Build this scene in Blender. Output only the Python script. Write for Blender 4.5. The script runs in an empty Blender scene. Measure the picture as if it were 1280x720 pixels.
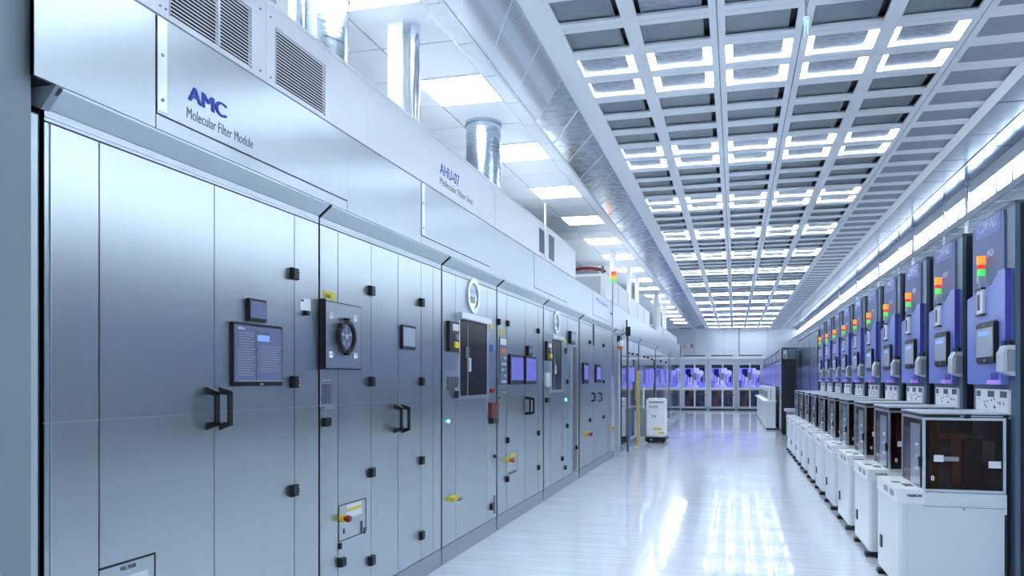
import bpy, bmesh, math, random
from mathutils import Matrix, Vector
random.seed(7)
C = bpy.context.scene.collection

# ------------------------------------------------------------------ camera, world, exposure
K, PX, PY, H = 933.0, 686.0, 475.0, 1.5          # focal length and principal point in pixels of 1280x720, eye height
TH = math.atan(0.249); cs, sn = math.cos(TH), math.sin(TH)
VU = PX + K*math.tan(TH)                         # vanishing point of the corridor
cam = bpy.data.objects.new('camera', bpy.data.cameras.new('camera')); C.objects.link(cam)
cam.location = (0, 0, H); cam.rotation_euler = (math.pi/2, 0, TH)
cam.data.sensor_width = 36; cam.data.lens = K/1280*36
cam.data.shift_x = -(PX-640)/1280; cam.data.shift_y = (PY-360)/1280
cam.data.clip_start = .05
bpy.context.scene.camera = cam
w = bpy.data.worlds.new('world'); bpy.context.scene.world = w; w.use_nodes = True
w.node_tree.nodes['Background'].inputs[0].default_value = (.55, .68, 1, 1)
w.node_tree.nodes['Background'].inputs[1].default_value = .3
vs = bpy.context.scene.view_settings
vs.view_transform = 'Standard'; vs.look = 'None'; vs.gamma = 1; vs.use_curve_mapping = False
vs.exposure = 1.65
bpy.context.scene.cycles.max_bounces = 20; bpy.context.scene.cycles.diffuse_bounces = 12; bpy.context.scene.cycles.glossy_bounces = 8
E_PANEL, E_RING, E_STRIP = 4.6, 7.4, 2.8            # lamp strengths

# pixel of the photograph -> point on a plane of the room
def onX(X, u, v=475):
    d = K*X/(cs*(u-VU)); return ((d+X*sn)/cs, H-(v-PY)*d/K)
def onY(Y, u, v=475):
    du = u-VU; X = du*cs*Y/(K/cs+du*sn); d = -X*sn+Y*cs; return (X, H-(v-PY)*d/K)

# ------------------------------------------------------------------ materials
def mat(name, col, rough=.5, metal=0., emit=0., ecol=None, alpha=1., coat=0., noise=0., nscale=(8,8,8), bump=0., trans=0.):
    m = bpy.data.materials.new(name); m.use_nodes = True
    nt = m.node_tree; b = nt.nodes['Principled BSDF']
    b.inputs['Base Color'].default_value = (*col, 1); b.inputs['Roughness'].default_value = rough
    b.inputs['Metallic'].default_value = metal; b.inputs['Alpha'].default_value = alpha
    b.inputs['Coat Weight'].default_value = coat; b.inputs['Transmission Weight'].default_value = trans
    if emit:
        b.inputs['Emission Color'].default_value = (*(ecol or col), 1); b.inputs['Emission Strength'].default_value = emit
    if noise or bump:
        tc = nt.nodes.new('ShaderNodeTexCoord'); mp = nt.nodes.new('ShaderNodeMapping'); n = nt.nodes.new('ShaderNodeTexNoise')
        mp.inputs['Scale'].default_value = nscale; n.inputs['Scale'].default_value = 1; n.inputs['Detail'].default_value = 4
        nt.links.new(tc.outputs['Object'], mp.inputs[0]); nt.links.new(mp.outputs[0], n.inputs[0])
        if noise:
            cr = nt.nodes.new('ShaderNodeMapRange'); cr.inputs[3].default_value = 1-noise; cr.inputs[4].default_value = 1+noise
            cr.inputs[1].default_value = .3; cr.inputs[2].default_value = .7
            mx = nt.nodes.new('ShaderNodeVectorMath'); mx.operation = 'SCALE'; mx.inputs[0].default_value = col
            nt.links.new(n.outputs[0], cr.inputs[0]); nt.links.new(cr.outputs[0], mx.inputs['Scale']); nt.links.new(mx.outputs[0], b.inputs['Base Color'])
        if bump:
            bp = nt.nodes.new('ShaderNodeBump'); bp.inputs['Strength'].default_value = bump; bp.inputs['Distance'].default_value = .01
            nt.links.new(n.outputs[0], bp.inputs['Height']); nt.links.new(bp.outputs[0], b.inputs['Normal'])
    return m
M = {}
M['steel']   = mat('brushed steel', (.60,.665,.69), .32, 1, noise=.012, nscale=(40,40,.5))
M['steel2']  = mat('brushed header steel', (.49,.535,.58), .30, 1, noise=.012, nscale=(40,40,.5))
for k_ in ('steel', 'steel2'):                                       # brushed grain: highlights stretch along the row
    nt_ = M[k_].node_tree; cv_ = nt_.nodes.new('ShaderNodeCombineXYZ'); cv_.inputs[1].default_value = 1
    nt_.links.new(cv_.outputs[0], nt_.nodes['Principled BSDF'].inputs['Tangent']); nt_.nodes['Principled BSDF'].inputs['Anisotropic'].default_value = .65
M['trim']    = mat('bright aluminium', (.80,.84,.88), .28, 1)
M['canopy']  = mat('satin grey steel', (.58,.66,.70), .45, .8, noise=.02, nscale=(4,4,4))
M['plinth']  = mat('plinth grey', (.36,.41,.46), .4, .5, noise=.05, nscale=(12,12,12))
M['gap']     = mat('black gasket', (.012,.016,.022), .5)
M['black']   = mat('black plastic', (.012,.014,.018), .35)
M['darkwin'] = mat('dark glass door', (.010,.009,.009), .22, 0)
M['darkwin'].node_tree.nodes['Principled BSDF'].inputs['Specular IOR Level'].default_value = .25
M['white']   = mat('white painted metal', (.92,.93,.95), .35, noise=.01)
M['wall']    = mat('pale wall paint', (.72,.78,.85), .5, noise=.015, nscale=(3,3,3))
M['pillar']  = mat('blue grey partition', (.23,.29,.32), .5, noise=.02, nscale=(2,2,2))
M['tile']    = mat('ceiling tile', (.80,.85,.90), .4, noise=.01)
M['grid']    = mat('white ceiling grid', (.93,.96,.98), .45, .2, noise=.01)
M['filter']  = mat('grey filter panel', (.27,.32,.35), .38, .2, noise=.10, nscale=(9,40,9))
M['filter2'] = mat('speckled filter panel', (.38,.41,.48), .4, .2, noise=.35, nscale=(12,60,12))
M['blank']   = mat('grey blank ceiling panel', (.31,.35,.42), .5, noise=.03)
M['mirror']  = mat('polished ceiling steel', (.36,.42,.52), .22, .85, noise=.06, nscale=(5,5,5), bump=.08)
M['galv']    = mat('galvanised sheet', (.62,.68,.74), .16, 1, noise=.22, nscale=(9,9,9), bump=.35)
M['duct']    = mat('spiral duct', (.62,.70,.78), .22, 1, noise=.06, nscale=(3,3,60), bump=.2)
M['tube']    = mat('chrome tube', (.8,.85,.92), .15, 1)
M['lamp']    = mat('ceiling lamp diffuser', (.9,.95,1), .5, emit=E_PANEL, ecol=(.88,.95,1))
M['ring']    = mat('lit trough diffuser', (.9,.95,1), .5, emit=E_RING, ecol=(.86,.94,1))
M['strip']   = mat('strip lamp diffuser', (.9,.95,1), .5, emit=E_STRIP, ecol=(.82,.91,1))
M['slate']   = mat('slate blue machine paint', (.13,.18,.36), .5, noise=.02)
M['slatelt'] = mat('pale banner print', (.25,.30,.62), .55)
M['edge']    = mat('grey blue machine frame', (.13,.19,.27), .35, .4)
M['dark']    = mat('navy machine side', (.012,.019,.032), .4)
M['blue']    = mat('periwinkle cover', (.19,.26,.68), .3, coat=.3)
M['blue2']   = mat('deep blue cover edge', (.07,.07,.42), .35)
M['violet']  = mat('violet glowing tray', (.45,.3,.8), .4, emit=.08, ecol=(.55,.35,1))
M['scr']     = mat('operator screen', (.09,.11,.19), .2, emit=.06, ecol=(.32,.38,.75))
M['scrhi']   = mat('screen highlight', (.15,.25,.55), .3, emit=.15, ecol=(.30,.45,.95))
M['scrg']    = mat('pale screen', (.27,.32,.40), .25, emit=.05, ecol=(.5,.58,.85))
M['scrb']    = mat('blue glowing screen', (.08,.08,.35), .2, emit=.11, ecol=(.28,.30,1))
M['paper']   = mat('white label', (.82,.84,.88), .5)
M['grey']    = mat('mid grey plastic', (.28,.32,.36), .4)
M['pale']    = mat('pale grey plastic', (.55,.60,.66), .4)
M['yellow']  = mat('yellow plastic', (.75,.62,.05), .45)
M['post']    = mat('yellow post paint', (.62,.46,.12), .4)
M['red']     = mat('red button', (.30,.008,.012), .3)
M['darkred'] = mat('dull red cable', (.16,.03,.04), .5)
M['orange']  = mat('orange plastic', (.65,.14,.03), .4)
M['lampo']   = mat('amber lamp', (1,.35,.03), .3, emit=.35, ecol=(1,.24,.03))
M['lampr']   = mat('red lamp', (.35,.01,.02), .3, emit=.25, ecol=(1,.05,.05))
M['lampr2']  = mat('lit red lamp', (.8,.05,.02), .3, emit=.3, ecol=(1,.1,.05))
M['lampg']   = mat('green lamp', (.1,.7,.15), .3, emit=.18, ecol=(.15,1,.15))
M['led']     = mat('green indicator', (.1,.9,.6), .3, emit=2, ecol=(.1,1,.6))
M['inkb']    = mat('blue lettering', (.03,.08,.50), .5)
M['inkd']    = mat('dark grey lettering', (.10,.12,.15), .5)
M['inkw']    = mat('white lettering', (.75,.80,.95), .5)
M['box']     = mat('white cabinet paint', (.80,.85,.88), .3, coat=.2, noise=.01)
M['smoke']   = mat('smoked brown glass', (.02,.008,.005), .05, alpha=.5)
M['amberin'] = mat('copper mechanism', (.75,.17,.05), .35, .6)
M['olive']   = mat('dim doorway', (.10,.11,.10), .3, .4)
M['glassd']  = mat('mirror glass panel', (.42,.47,.55), .08, .95)
M['cab']     = mat('grey metal cabinet', (.36,.42,.50), .25, .9, noise=.04, nscale=(8,8,1))

def pattern(name, cols, scale, emit, rough=.2):                    # blue lit interiors seen through the far windows
    m = bpy.data.materials.new(name); m.use_nodes = True; nt = m.node_tree; b = nt.nodes['Principled BSDF']
    tc = nt.nodes.new('ShaderNodeTexCoord'); mp = nt.nodes.new('ShaderNodeMapping'); mp.inputs['Scale'].default_value = scale
    v = nt.nodes.new('ShaderNodeTexVoronoi'); v.inputs['Scale'].default_value = 1; v.distance = 'CHEBYCHEV'
    sp = nt.nodes.new('ShaderNodeSeparateColor')
    r = nt.nodes.new('ShaderNodeValToRGB'); r.color_ramp.interpolation = 'CONSTANT'
    el = r.color_ramp.elements
    el[0].color = (*cols[0], 1)
    el[1].position = 1/len(cols); el[1].color = (*cols[1], 1)
    for i in range(2, len(cols)):
        e = el.new(i/len(cols)); e.color = (*cols[i], 1)
    nt.links.new(tc.outputs['Object'], mp.inputs[0]); nt.links.new(mp.outputs[0], v.inputs[0])
    nt.links.new(v.outputs['Color'], sp.inputs[0]); nt.links.new(sp.outputs[0], r.inputs[0])
    nt.links.new(r.outputs[0], b.inputs['Base Color']); nt.links.new(r.outputs[0], b.inputs['Emission Color'])
    b.inputs['Emission Strength'].default_value = emit; b.inputs['Roughness'].default_value = rough
    return m
M['blit']  = pattern('blue lit interior', [(.004,.003,.06),(.15,.14,.9),(.25,.24,1),(.03,.02,.4),(.4,.42,1)], (3.2,3.2,2.6), .22)
M['dlit']  = pattern('dark lower interior', [(.01,.012,.03),(.02,.03,.07),(.08,.035,.03),(.015,.02,.05),(.05,.09,.16)], (5,5,3), .08)
M['blit2'] = pattern('striped blue glass', [(.10,.11,.26),(.14,.15,.40),(.20,.22,.52)], (.2,.2,5), .06)

def perforated():
    m = mat('perforated steel', (.52,.57,.66), .32, .9); nt = m.node_tree; b = nt.nodes['Principled BSDF']
    tc = nt.nodes.new('ShaderNodeTexCoord'); v = nt.nodes.new('ShaderNodeTexVoronoi')
    v.inputs['Scale'].default_value = 70; v.inputs['Randomness'].default_value = 0
    r = nt.nodes.new('ShaderNodeValToRGB'); r.color_ramp.elements[0].position = .28; r.color_ramp.elements[1].position = .36
    r.color_ramp.elements[0].color = (.06,.07,.09,1); r.color_ramp.elements[1].color = (.60,.65,.72,1)
    nt.links.new(tc.outputs['Object'], v.inputs[0]); nt.links.new(v.outputs['Distance'], r.inputs[0]); nt.links.new(r.outputs[0], b.inputs['Base Color'])
    return m
M['perf'] = perforated()

def floor_mat():
    m = mat('polished epoxy floor', (.70,.75,.84), .10, coat=.55); nt = m.node_tree; b = nt.nodes['Principled BSDF']; b.inputs['Coat Roughness'].default_value = .05
    tc = nt.nodes.new('ShaderNodeTexCoord'); mp = nt.nodes.new('ShaderNodeMapping'); mp.inputs['Scale'].default_value = (.8, 14, 1)
    n = nt.nodes.new('ShaderNodeTexNoise'); n.inputs['Scale'].default_value = 1.5; n.inputs['Detail'].default_value = 6
    r = nt.nodes.new('ShaderNodeValToRGB'); r.color_ramp.elements[0].position = .3; r.color_ramp.elements[1].position = .7
    r.color_ramp.elements[0].color = (.66,.72,.81,1); r.color_ramp.elements[1].color = (.82,.86,.92,1)
    br = nt.nodes.new('ShaderNodeTexBrick'); br.offset = 0; br.inputs['Scale'].default_value = 1
    br.inputs['Brick Width'].default_value = .6; br.inputs['Row Height'].default_value = .6; br.inputs['Mortar Size'].default_value = .0016
    br.inputs['Color1'].default_value = br.inputs['Color2'].default_value = (1,1,1,1); br.inputs['Mortar'].default_value = (.80,.83,.88,1)
    mx = nt.nodes.new('ShaderNodeMix'); mx.data_type = 'RGBA'; mx.blend_type = 'MULTIPLY'; mx.inputs[0].default_value = 1
    bp = nt.nodes.new('ShaderNodeBump'); bp.inputs['Strength'].default_value = .06; bp.inputs['Distance'].default_value = .01
    rr = nt.nodes.new('ShaderNodeMapRange'); rr.inputs[3].default_value = .10; rr.inputs[4].default_value = .26
    L = nt.links.new
    L(tc.outputs['Object'], mp.inputs[0]); L(mp.outputs[0], n.inputs[0]); L(n.outputs[0], r.inputs[0]); L(tc.outputs['Object'], br.inputs[0])
    L(r.outputs[0], mx.inputs[6]); L(br.outputs[0], mx.inputs[7]); L(mx.outputs[2], b.inputs['Base Color'])
    L(n.outputs[0], bp.inputs['Height']); L(bp.outputs[0], b.inputs['Normal']); L(n.outputs[0], rr.inputs[0]); L(rr.outputs[0], b.inputs['Roughness'])
    return m
M['floor'] = floor_mat()

# ------------------------------------------------------------------ builders
class G:
    def __init__(s): s.b = bmesh.new()
    def box(s, x0, x1, y0, y1, z0, z1, bev=0):
        x0,x1 = sorted((x0,x1)); y0,y1 = sorted((y0,y1)); z0,z1 = sorted((z0,z1))
        r = bmesh.ops.create_cube(s.b, size=1)
        for v in r['verts']:
            v.co = Vector(((x0+x1)/2+v.co.x*(x1-x0), (y0+y1)/2+v.co.y*(y1-y0), (z0+z1)/2+v.co.z*(z1-z0)))
        if bev:
            es = list({e for v in r['verts'] for e in v.link_edges})
            bmesh.ops.bevel(s.b, geom=es, offset=min(bev, .45*min(x1-x0,y1-y0,z1-z0)), segments=2, affect='EDGES')
        return s
    def cyl(s, a, b, r, r2=None, seg=20, cap=True):
        a, b = Vector(a), Vector(b); d = b-a
        q = d.to_track_quat('Z', 'Y').to_matrix().to_4x4(); q.translation = (a+b)/2
        bmesh.ops.create_cone(s.b, cap_ends=cap, segments=seg, radius1=r, radius2=r if r2 is None else r2, depth=d.length, matrix=q)
        return s
    def prism(s, pts, vec):                                          # polygon extruded by a vector
        vec = Vector(vec); a = [s.b.verts.new(p) for p in pts]; b = [s.b.verts.new(Vector(p)+vec) for p in pts]; n = len(pts)
        s.b.faces.new(a); s.b.faces.new(b[::-1])
        for i in range(n): s.b.faces.new((a[i], b[i], b[(i+1)%n], a[(i+1)%n]))
        return s
    def ring(s, c, r0, r1, t, axis='X', seg=28, sx=1):               # flat ring facing along an axis
        c = Vector(c); vs_ = []
        for k in range(seg):
            a = 2*math.pi*k/seg; row = []
            for r, o in ((r0,0),(r1,0),(r1,t),(r0,t)):
                y, z = r*math.cos(a)*sx, r*math.sin(a)
                row.append(s.b.verts.new(c+Vector((o, y, z) if axis=='X' else (y, o, z))))
            vs_.append(row)
        for k in range(seg):
            p, q = vs_[k], vs_[(k+1)%seg]
            for j in range(4): s.b.faces.new((p[j], p[(j+1)%4], q[(j+1)%4], q[j]))
        return s
    def build(s, name, m, parent=None, smooth=False):
        me = bpy.data.meshes.new(name)
        bmesh.ops.recalc_face_normals(s.b, faces=s.b.faces)
        off = Vector((0,0,0)); p = parent
        while p is not None: off += p.location; p = p.parent
        bmesh.ops.translate(s.b, verts=s.b.verts, vec=-off)
        s.b.to_mesh(me); s.b.free()
        me.materials.append(M[m] if isinstance(m, str) else m)
        if smooth:
            me.polygons.foreach_set('use_smooth', [True]*len(me.polygons)); me.set_sharp_from_angle(angle=math.radians(40))
        o = bpy.data.objects.new(name, me); C.objects.link(o); o.parent = parent
        return o
def BX(name, m, parent, *a, bev=0): return G().box(*a, bev=bev).build(name, m, parent)
def tag(o, label=None, cat=None, group=None, kind=None):
    for k, v in (('label',label),('category',cat),('group',group),('kind',kind)):
        if v: o[k] = v
    return o
def thing(name, loc, label, cat, group=None):
    o = bpy.data.objects.new(name, None); C.objects.link(o); o.location = loc; o.empty_display_size = .1
    return tag(o, label, cat, group)
def struct(name, loc=(0,0,0)):
    o = bpy.data.objects.new(name, None); C.objects.link(o); o.location = loc; o['kind'] = 'structure'; return o
def dup(root, loc, label, keep=None):
    def cp(o, parent):
        n = o.copy(); C.objects.link(n); n.parent = parent
        for ch in list(o.children): cp(ch, n)
        return n
    r = root.copy(); C.objects.link(r); r.location = loc
    if label: r['label'] = label
    for ch in list(root.children):
        if keep is None or keep(ch): cp(ch, r)
    return r
def shared(name, src, loc, parent):                                 # an object sharing mesh data at a new place (world coordinates)
    o = bpy.data.objects.new(name, src.data); C.objects.link(o); o.parent = parent
    off = Vector((0,0,0)); p = parent
    while p is not None: off += p.location; p = p.parent
    o.location = Vector(loc)-off; return o
def text(s, name, m, parent, org, ax, w_, h_, bold=False):          # lettering fitted to w_ x h_ metres; org = lower left corner
    cu = bpy.data.curves.new('t', 'FONT'); cu.body = s; cu.extrude = .002
    t = bpy.data.objects.new('t', cu); C.objects.link(t)
    bpy.context.view_layer.update()
    me = bpy.data.meshes.new_from_object(t.evaluated_get(bpy.context.evaluated_depsgraph_get()))
    bpy.data.objects.remove(t)
    if bold:                                                         # heavier strokes: copies shifted sideways
        bm = bmesh.new()
        for dx, dy in ((0,0),(.03,.012),(.06,0),(.09,-.012),(.045,-.02)):
            zz = dx*.06
            k0 = len(bm.verts); bm.from_mesh(me); bm.verts.ensure_lookup_table()
            for v in bm.verts[k0:]: v.co.x += dx; v.co.y += dy; v.co.z += zz
        bm.to_mesh(me); bm.free()
    xs = [v.co.x for v in me.vertices]; ys = [v.co.y for v in me.vertices]
    x0, x1, y0, y1 = min(xs), max(xs), min(ys), max(ys)
    X, Y, Z = {'L': ((0,1,0),(0,0,1),(1,0,0)), 'R': ((0,-1,0),(0,0,1),(-1,0,0)), 'F': ((1,0,0),(0,0,1),(0,-1,0))}[ax]
    X, Y, Z = Vector(X), Vector(Y), Vector(Z); off = Vector((0,0,0)); p = parent
    while p is not None: off += p.location; p = p.parent
    for v in me.vertices:
        v.co = Vector(org)-off + X*((v.co.x-x0)/(x1-x0)*w_) + Y*((v.co.y-y0)/(y1-y0)*h_) + Z*v.co.z*.5
    me.materials.clear(); me.materials.append(M[m])
    o = bpy.data.objects.new(name, me); C.objects.link(o); o.parent = parent; return o

# ------------------------------------------------------------------ room shell
ZC = 4.094; YF = 38.5; YB = -6.0; XW = -2.295; XR = 3.2; XL = -4.8
tag(BX('floor', 'floor', None, XL, XR, YB, YF, -.1, 0), kind='structure')
wf = struct('wall_far', (0, YF, 0))
BX('wall_surface', 'wall', wf, XL, XR, YF, YF+.1, 0, ZC+.3)
for u in (924,): 
    x, _ = onY(YF-.02, u); BX('conduit', 'grey', wf, x-.03, x+.03, YF-.05, YF, 2.6, ZC)
for u in (868, 905, 960):
    x, _ = onY(YF-.02, u); BX('panel_joint', 'grey', wf, x-.006, x+.006, YF-.01, YF, 2.7, ZC)
tag(BX('wall_left', 'wall', None, XL-.1, XL, YB, YF, 0, ZC+.3), kind='structure')
tag(BX('wall_back', 'wall', None, XL, XR, YB-.1, YB, 0, ZC+.3), kind='structure')
tag(BX('wall_near', 'pillar', None, XL, -2.268, 1.6, 1.99, 0, ZC-.001), kind='structure')
wr_ = struct('wall_right', (XR, 0, 0))
BX('wall_surface', 'wall', wr_, XR, XR+.1, YB, YF, 0, ZC+.3)

# ---- ceiling: grid of wells, blank column, polished margin, tiled aisle on the left
ce = struct('ceiling', (0, 0, ZC))
BX('roof_deck', 'gap', ce, XL, XR, YB, YF, ZC+.22, ZC+.3)
PXc, PYc, X0c, Y0c = .612, .482, -1.347, 5.88
J0, J1 = -24, 67
def rowY(j): return Y0c+PYc*j
lines = [X0c+PXc*i for i in range(7)]
for i, x in enumerate(lines):
    wd = .10 if i == 0 else .056
    g = G()
    if i in (2, 3, 5):
        g.box(x-wd, x-.005, YB, YF, ZC, ZC+.022); g.box(x+.005, x+wd, YB, YF, ZC, ZC+.022)
    else: g.box(x-wd, x+wd, YB, YF, ZC, ZC+.022)
    g.build('long_beam', 'grid', ce)
for j in range(J0, J1+1):
    y = rowY(j)
    g = G()
    for i in range(6): g.box(lines[i]+.056, lines[i+1]-.056, y-.075, y-.0025, ZC+.003, ZC+.020); g.box(lines[i]+.056, lines[i+1]-.056, y+.0025, y+.075, ZC+.003, ZC+.020)
    g.build('cross_beam', 'grid', ce)
g = G()
for x in lines: g.box(x-.004, x+.004, YB, YF, ZC+.008, ZC+.10)
for j in range(J0, J1+1): y = rowY(j); g.box(lines[0], lines[6], y-.004, y+.004, ZC+.008, ZC+.10)
tag(g.build('light_leak_baffle', 'grey', ce), kind='stuff')  # added fins that stop lamp light leaking between wells and through beam slots
def lit(j): return j % 5 in (0, 1)
def cell(j, i, gp, gr, gw, gn):
    xa, xb = lines[i]+.056, lines[i+1]-.056; ya, yb = rowY(j)+.075, rowY(j+1)-.075
    if i == 5:
        gp.box(xa-.01, xb+.01, ya-.01, yb+.01, ZC+.012, ZC+.03); return
    if lit(j):
        gp.box(xa+.05, xb-.065, ya-.03, yb-.008, ZC+.028, ZC+.034)
        for a in ((xa-.01, xa+.09, ya-.02, yb+.06), (xb-.09, xb+.04, ya-.02, yb+.06), (xa+.09, xb-.09, yb-.05, yb+.06)):
            gr.box(*a, ZC+.058, ZC+.062)
    else:
        gp.box(xa-.03 if i == 0 else xa+.03, xb-.045, ya-.03, yb+.05, ZC+.03, ZC+.05)
        gr.box(xa+.03, xa+.04, ya-.02, yb+.05, ZC+.024, ZC+.03)
        gr.box(xb-.075, xb-.06, ya-.02, yb+.05, ZC+.022, ZC+.03)
JN, JF = -5, 18
g = G()
for j in range(J0, J1):
    if not lit(j): g.box(lines[0], lines[5], rowY(j)+.01, rowY(j+1)-.01, ZC+.064, ZC+.068)
tag(g.build('well_blackout', 'gap', ce), kind='stuff')  # added black sheets that keep the unlit wells dark against stray lamp light
protos = {}
for j in range(JN, JF):
    for i in range(6):
        kind = 'blank' if i == 5 else ('lit' if lit(j) else ('speck' if (i == 1 and j < -1) else 'dark'))
        if kind not in protos:
            gp, gr = G(), G()
            jj = j; cell(jj, i, gp, gr, None, None)
            nm = {'blank':'blank_panel','lit':'filter_panel','speck':'filter_panel','dark':'filter_panel'}[kind]
            mt = {'blank':'blank','lit':'filter2','speck':'filter2','dark':'filter'}[kind]
            a = gp.build(nm, mt, ce)
            b_ = None
            if kind != 'blank':
                b_ = gr.build('light_trough' if kind == 'lit' else 'filter_clip', 'ring' if kind == 'lit' else 'grey', a)
            protos[kind] = (a, b_, j, i); continue
        a, b_, pj, pi = protos[kind]
        o = a.copy(); C.objects.link(o); o.parent = ce
        o.location = Vector((PXc*(i-pi), PYc*(j-pj), 0))
        if b_: q = b_.copy(); C.objects.link(q); q.parent = o
for (ja, jb) in ((J0, JN), (JF, J1)):
    gs = {k: G() for k in ('blank', 'filter2', 'filter', 'ring', 'grey')}
    for j in range(ja, jb):
        for i in range(6):
            if i == 5: cell(j, i, gs['blank'], None, None, None)
            elif lit(j): cell(j, i, gs['filter2'], gs['ring'], None, None)
            else: cell(j, i, gs['filter'], gs['grey'], None, None)
    for k, nm in (('blank','blank_panel'),('filter2','filter_panel'),('filter','filter_panel'),('ring','light_trough'),('grey','filter_clip')):
        tag(gs[k].build(nm, k, ce), kind='stuff')
# polished margin between the grid and the strip lamps
x6 = lines[6]+.056
def margin(g, j):
    y = rowY(j)
    g.box(x6, 2.70, y+.003, y+PYc-.003, ZC+.005, ZC+.02); g.box(2.725, XR-.06, y+.003, y+PYc-.003, ZC+.005, ZC+.02)
for j in range(JN, 24):
    y = rowY(j)
    if j == JN:
        pa = BX('polished_panel', 'mirror', ce, x6, 2.70, y+.003, y+PYc-.003, ZC+.005, ZC+.02)
        pb = BX('polished_panel', 'mirror', ce, 2.725, XR-.06, y+.003, y+PYc-.003, ZC+.005, ZC+.02)
    else:
        for p in (pa, pb):
            o = p.copy(); C.objects.link(o); o.location = (0, PYc*(j-JN), random.uniform(-.001, .001))
            o.rotation_euler = (random.uniform(-.0006,.0006), random.uniform(-.0006,.0006), 0)
g = G()
for j in list(range(J0, JN))+list(range(24, J1)): margin(g, j)
tag(g.build('polished_panel', 'mirror', ce), kind='stuff')
BX('margin_trim', 'trim', ce, 2.70, 2.725, YB, YF, ZC-.004, ZC+.02)
BX('corner_trim', 'grid', ce, XR-.06, XR, YB, YF, ZC-.02, ZC+.02)
BX('margin_back', 'gap', ce, x6, XR, YB, YF, ZC+.03, ZC+.05)
# diagonal galvanised soffit panels left of the grid
xa, xb = -1.90, X0c-.10
SK, PD = .85, .72
for k in range(-9, 42):
    y = 5.55+PD*k
    pts = [(xb, y, ZC-.01), (xb, y+PD-.008, ZC-.01), (xa, y+PD-.008+SK, ZC-.04), (xa, y+SK, ZC-.04)]
    if max(p[1] for p in pts) > YF: break
    G().prism(pts, (0, 0, .01)).build('soffit_panel', 'perf' if k < 1 else 'galv', ce)
    G().prism([(xb, y-.008, ZC-.015), (xb, y+.004, ZC-.015), (xa, y+.004+SK, ZC-.046), (xa, y-.008+SK, ZC-.046)], (0,0,.006)).build('joint_strip', 'trim', ce)
BX('soffit_back', 'grey', ce, xa, xb, YB, YF, ZC+.03, ZC+.05)
BX('soffit_rail', 'canopy', ce, xa-.03, xa, YB, YF, ZC-.045, ZC+.03)
for k in range(-4, 30):
    y = 6.60+.62*k
    if k == -4: tp = BX('border_tile', 'tile', ce, -2.045, xa-.035, y+.006, y+.614, ZC-.035, ZC-.015)
    else: o = tp.copy(); C.objects.link(o); o.location = (0, .62*(k+4), 0)
BX('border_rail', 'canopy', ce, -2.07, -2.047, YB, YF, ZC-.03, ZC+.02)
g = G().box(-2.045, xa-.035, 6.6+.62*30, YF, ZC-.02, ZC).build('border_tile', 'tile', ce)
# tiled ceiling over the filter cabinets; the lamps sit in every third bay
lamp_rows = [k for k in range(-12, 52) if (k+1) % 3 == 0]
tp = None
for col in range(4):
    xt1 = -2.07-.62*col; xt0 = xt1-.62
    far = G()
    for k in range(-10, 51):
        y = 6.60+.62*k
        if y+.62 > YF: continue
        if col == 0 and k in lamp_rows: continue
        if k > 32: far.box(xt0+.006, xt1-.006, y+.006, y+.614, ZC, ZC+.015); continue
        if tp is None:
            tp = BX('ceiling_tile', 'tile', ce, xt0+.006, xt1-.006, y+.006, y+.614, ZC, ZC+.015); tp0 = (xt0, y)
        else:
            o = tp.copy(); C.objects.link(o); o.location = (xt0-tp0[0], y-tp0[1], 0)
    tag(far.build('ceiling_tile', 'tile', ce), kind='stuff')
BX('tile_back', 'inkd', ce, XL, -2.07, YB, YF, ZC+.02, ZC+.04)
BX('edge_tile', 'tile', ce, XL, -2.07-.62*4, YB, YF, ZC, ZC+.015)
n = 0; lp = None
ords = ['nearest','second','third','fourth','fifth','sixth','seventh','eighth','ninth','tenth','eleventh','twelfth','thirteenth','fourteenth','fifteenth','sixteenth','seventeenth','eighteenth','nineteenth','twentieth']
for k in lamp_rows:
    y = 6.60+.62*k
    if y+.62 > 36 or y < YB: continue
    if y < 5.5: lab = 'square ceiling lamp near or behind the viewpoint'
    else:
        lab = '%s square ceiling lamp above the steel cabinets, counting from the camera' % (ords[n].capitalize() if n else 'Nearest visible'); n += 1
    if lp is None:
        lp = thing('ceiling_lamp', (-2.38, y+.31, ZC-.012), lab, 'lamp', 'square lamps in the tiled ceiling')
        BX('diffuser', 'lamp', lp, -2.675, -2.085, y+.015, y+.605, ZC-.008, ZC-.002)
        G().box(-2.69,-2.675,y,y+.62,ZC-.012,ZC+.01).box(-2.085,-2.07,y,y+.62,ZC-.012,ZC+.01).box(-2.675,-2.085,y,y+.015,ZC-.012,ZC+.01).box(-2.675,-2.085,y+.605,y+.62,ZC-.012,ZC+.01).build('frame', 'grid', lp)
    else: dup(lp, (-2.38, y+.31, ZC-.012), lab)
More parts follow.
